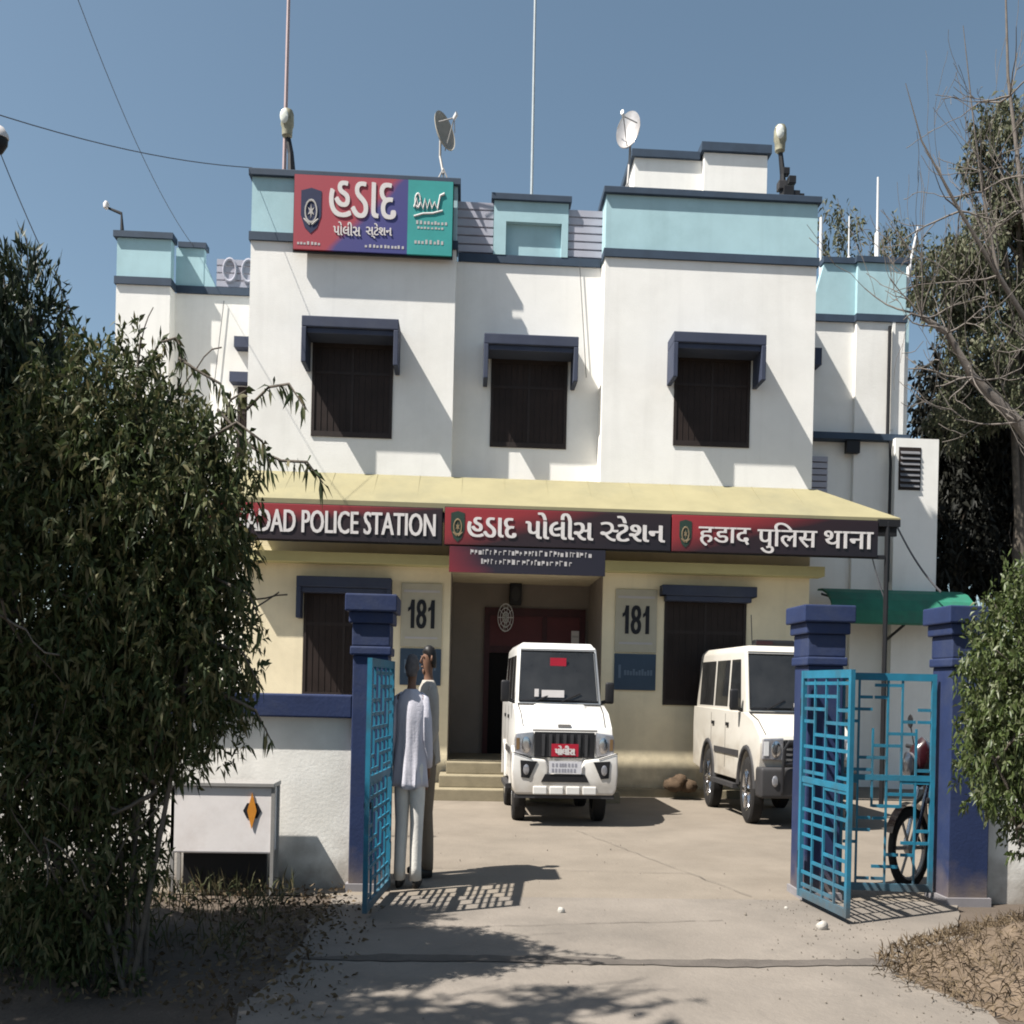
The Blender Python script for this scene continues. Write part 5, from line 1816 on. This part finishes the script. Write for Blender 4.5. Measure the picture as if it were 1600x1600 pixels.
# ------------------------------------------------------------------ trees on the right
def tree(name, label, base, blobs, n_spray, per, length, width, m, seed, trunk_r=.2, group=None):
    t = thing(name, label, 'tree', base, world=True, group=group)
    rr = random.Random(seed)
    mb = MB()
    top = Vector(blobs[0][:3])
    base = Vector(base)
    pts = [base + Vector((0, 0, -.1))] + [base.lerp(top, k / 5) + Vector((rr.gauss(0, .12), rr.gauss(0, .12), 0)) for k in range(1, 6)]
    mb.tube(pts, [trunk_r * (1 - .14 * k) for k in range(6)], 10, cap=False)
    for b in blobs[:14]:
        a = pts[rr.randint(2, 5)]
        c = Vector(b[:3])
        mb.tube([a, a.lerp(c, .5) + Vector((0, 0, .15)), c], [trunk_r * .4, trunk_r * .26, trunk_r * .1], 7, cap=False)
        for q in range(5):
            limb(mb, a.lerp(c, rr.uniform(.5, 1)), Vector((rr.gauss(0, 1), rr.gauss(0, 1), rr.uniform(0, 1))), b[3] * .9, trunk_r * .12, 1, rr)
    mb.build('trunk', BARK, t, smooth='all')
    p, d = spray_crown(blobs, n_spray, per, seed, length, .2, hang=.0)
    leaves('crown', p, d, length, width, m, t, .25, seed)
    return t


def clumps(seed, Y, env):
    # many small leaf masses inside an uneven outline, with gaps between them
    rr = random.Random(seed)
    out = []
    for (px, py, sx, sy, n) in env:
        for k in range(n):
            a, q = rr.uniform(0, 6.28), math.sqrt(rr.random())
            r = rr.uniform(.28, .62)
            out.append(pc(px + sx * q * math.cos(a), py + sy * q * math.sin(a), r * 1.15, r * 1.2, r * .8, Y + rr.uniform(-1, 1)))
    return out


GT = 'trees right of the building'
Yt = 27.0
tree('leafy_tree', 'tall olive green tree rising at the right edge behind the bare tree', (17.0, 27, 0),
     clumps(51, Yt, [(1600, 240, 75, 130, 9), (1560, 360, 70, 80, 9), (1520, 470, 90, 90, 14), (1590, 520, 110, 110, 14), (1550, 620, 110, 70, 12), (1610, 420, 90, 120, 12), (1572, 170, 24, 60, 3)]),
     2300, 13, .15, .030, LEAF_D, 31, .3, GT)
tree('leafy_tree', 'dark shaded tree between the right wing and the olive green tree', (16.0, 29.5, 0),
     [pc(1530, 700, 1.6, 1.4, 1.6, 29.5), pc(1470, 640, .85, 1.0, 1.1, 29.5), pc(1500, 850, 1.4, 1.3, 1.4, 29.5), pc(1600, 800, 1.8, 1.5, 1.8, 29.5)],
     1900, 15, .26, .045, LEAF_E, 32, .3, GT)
tree('leafy_tree', 'thin leafy treetop showing behind the right wing roof antennas', (13.0, 33, 0),
     [pc(1400, 400, .9, .9, .7, 33), pc(1310, 370, .8, .8, .75, 33), pc(1450, 440, .8, .9, .8, 33), pc(1360, 430, .9, .9, .6, 33)],
     170, 12, .22, .03, LEAF_D, 33, .14, GT)

# bare tree leaning in from the right
t = thing('bare_tree', 'leafless grey tree with long thin twigs leaning in from the right edge', 'tree', (11.6, 17.5, 0), world=True, group=GT)
mb = MB()
rr = random.Random(77)
trunk = [(11.6, 17.5, -.1), (11.5, 17.5, 1.6), tuple(P(1660, 760, 17.5)), tuple(P(1590, 660, 17.5)), tuple(P(1520, 590, 17.5)), tuple(P(1480, 520, 17.5)), tuple(P(1440, 495, 17.5))]
mb.tube(trunk, [.17, .15, .12, .085, .065, .045, .03], 10, cap=False)
mb.build('trunk', BAREBARK, t, smooth='all')
mb = MB()
mb.tube([trunk[2], tuple(P(1640, 560, 17.6)), tuple(P(1600, 330, 17.7)), tuple(P(1575, 120, 17.8)), tuple(P(1570, -60, 17.8))], [.09, .06, .045, .028, .012], 8, cap=False)
mb.tube([tuple(P(1640, 560, 17.6)), tuple(P(1560, 430, 17.3)), tuple(P(1500, 330, 17.2)), tuple(P(1440, 220, 17.1)), tuple(P(1415, 130, 17.1))], [.05, .036, .024, .014, .006], 7, cap=False)
mb.tube([tuple(P(1560, 430, 17.3)), tuple(P(1535, 300, 17.3)), tuple(P(1520, 180, 17.3)), tuple(P(1505, 40, 17.3))], [.03, .02, .013, .006], 6, cap=False)
for a_, n_ in [((1480, 520), 7), ((1440, 495), 8), ((1520, 590), 7), ((1590, 660), 5), ((1560, 430), 6), ((1500, 330), 6), ((1535, 300), 4), ((1600, 330), 7), ((1578, 150), 5), ((1640, 560), 4)]:
    for k in range(n_):
        limb(mb, P(a_[0], a_[1], 17.3 if a_[1] != 330 else 17.4), Vector((rr.gauss(-.35, .6), rr.gauss(0, .5), rr.uniform(-.3, 1.0))), rr.uniform(.6, 1.25), .013, 2, rr, .45, .12, None, (1, 3), .5, .14, .0045)
mb.build('branches', BAREBARK, t, smooth='all')

tree('leafy_tree', 'unseen tree added outside the left edge to shade the lower left', (-7.6, 5.9, 0),  # out of view, added only for the shade it casts at lower left
     [(-7.4, 5.6, 4.3, 1.9, 1.5, 1.1), (-6.3, 5.0, 3.9, 1.2, 1.1, .8), (-8.6, 6.4, 4.2, 1.4, 1.2, 1.0), (-7.2, 6.6, 4.9, 1.3, 1.2, .8), (-6.0, 4.3, 3.2, .9, .8, .7), (-5.3, 4.75, 4.6, 1.2, .55, .6), (-4.6, 4.9, 5.2, .8, .5, .4)],
     1500, 15, .20, .030, LEAF_D, 35, .22, 'unseen shade tree left of the drive')

# far scrub that closes the horizon beyond the compound
rg = np.random.default_rng(15)
n = 9000
sx_ = np.concatenate([rg.uniform(-60, -14, n // 2), rg.uniform(17, 75, n // 2)])
sy_ = rg.uniform(42, 60, n)
sz_ = np.abs(rg.normal(size=n)) * 1.1 + .1
o = leaves('treeline', np.stack([sx_, sy_, sz_], 1), rg.normal(size=(n, 3)), .9, .25, LEAF_D, None, .2, 15)
tag(o, 'far dark scrub on the horizon beyond the compound', 'scrub', kind='stuff')
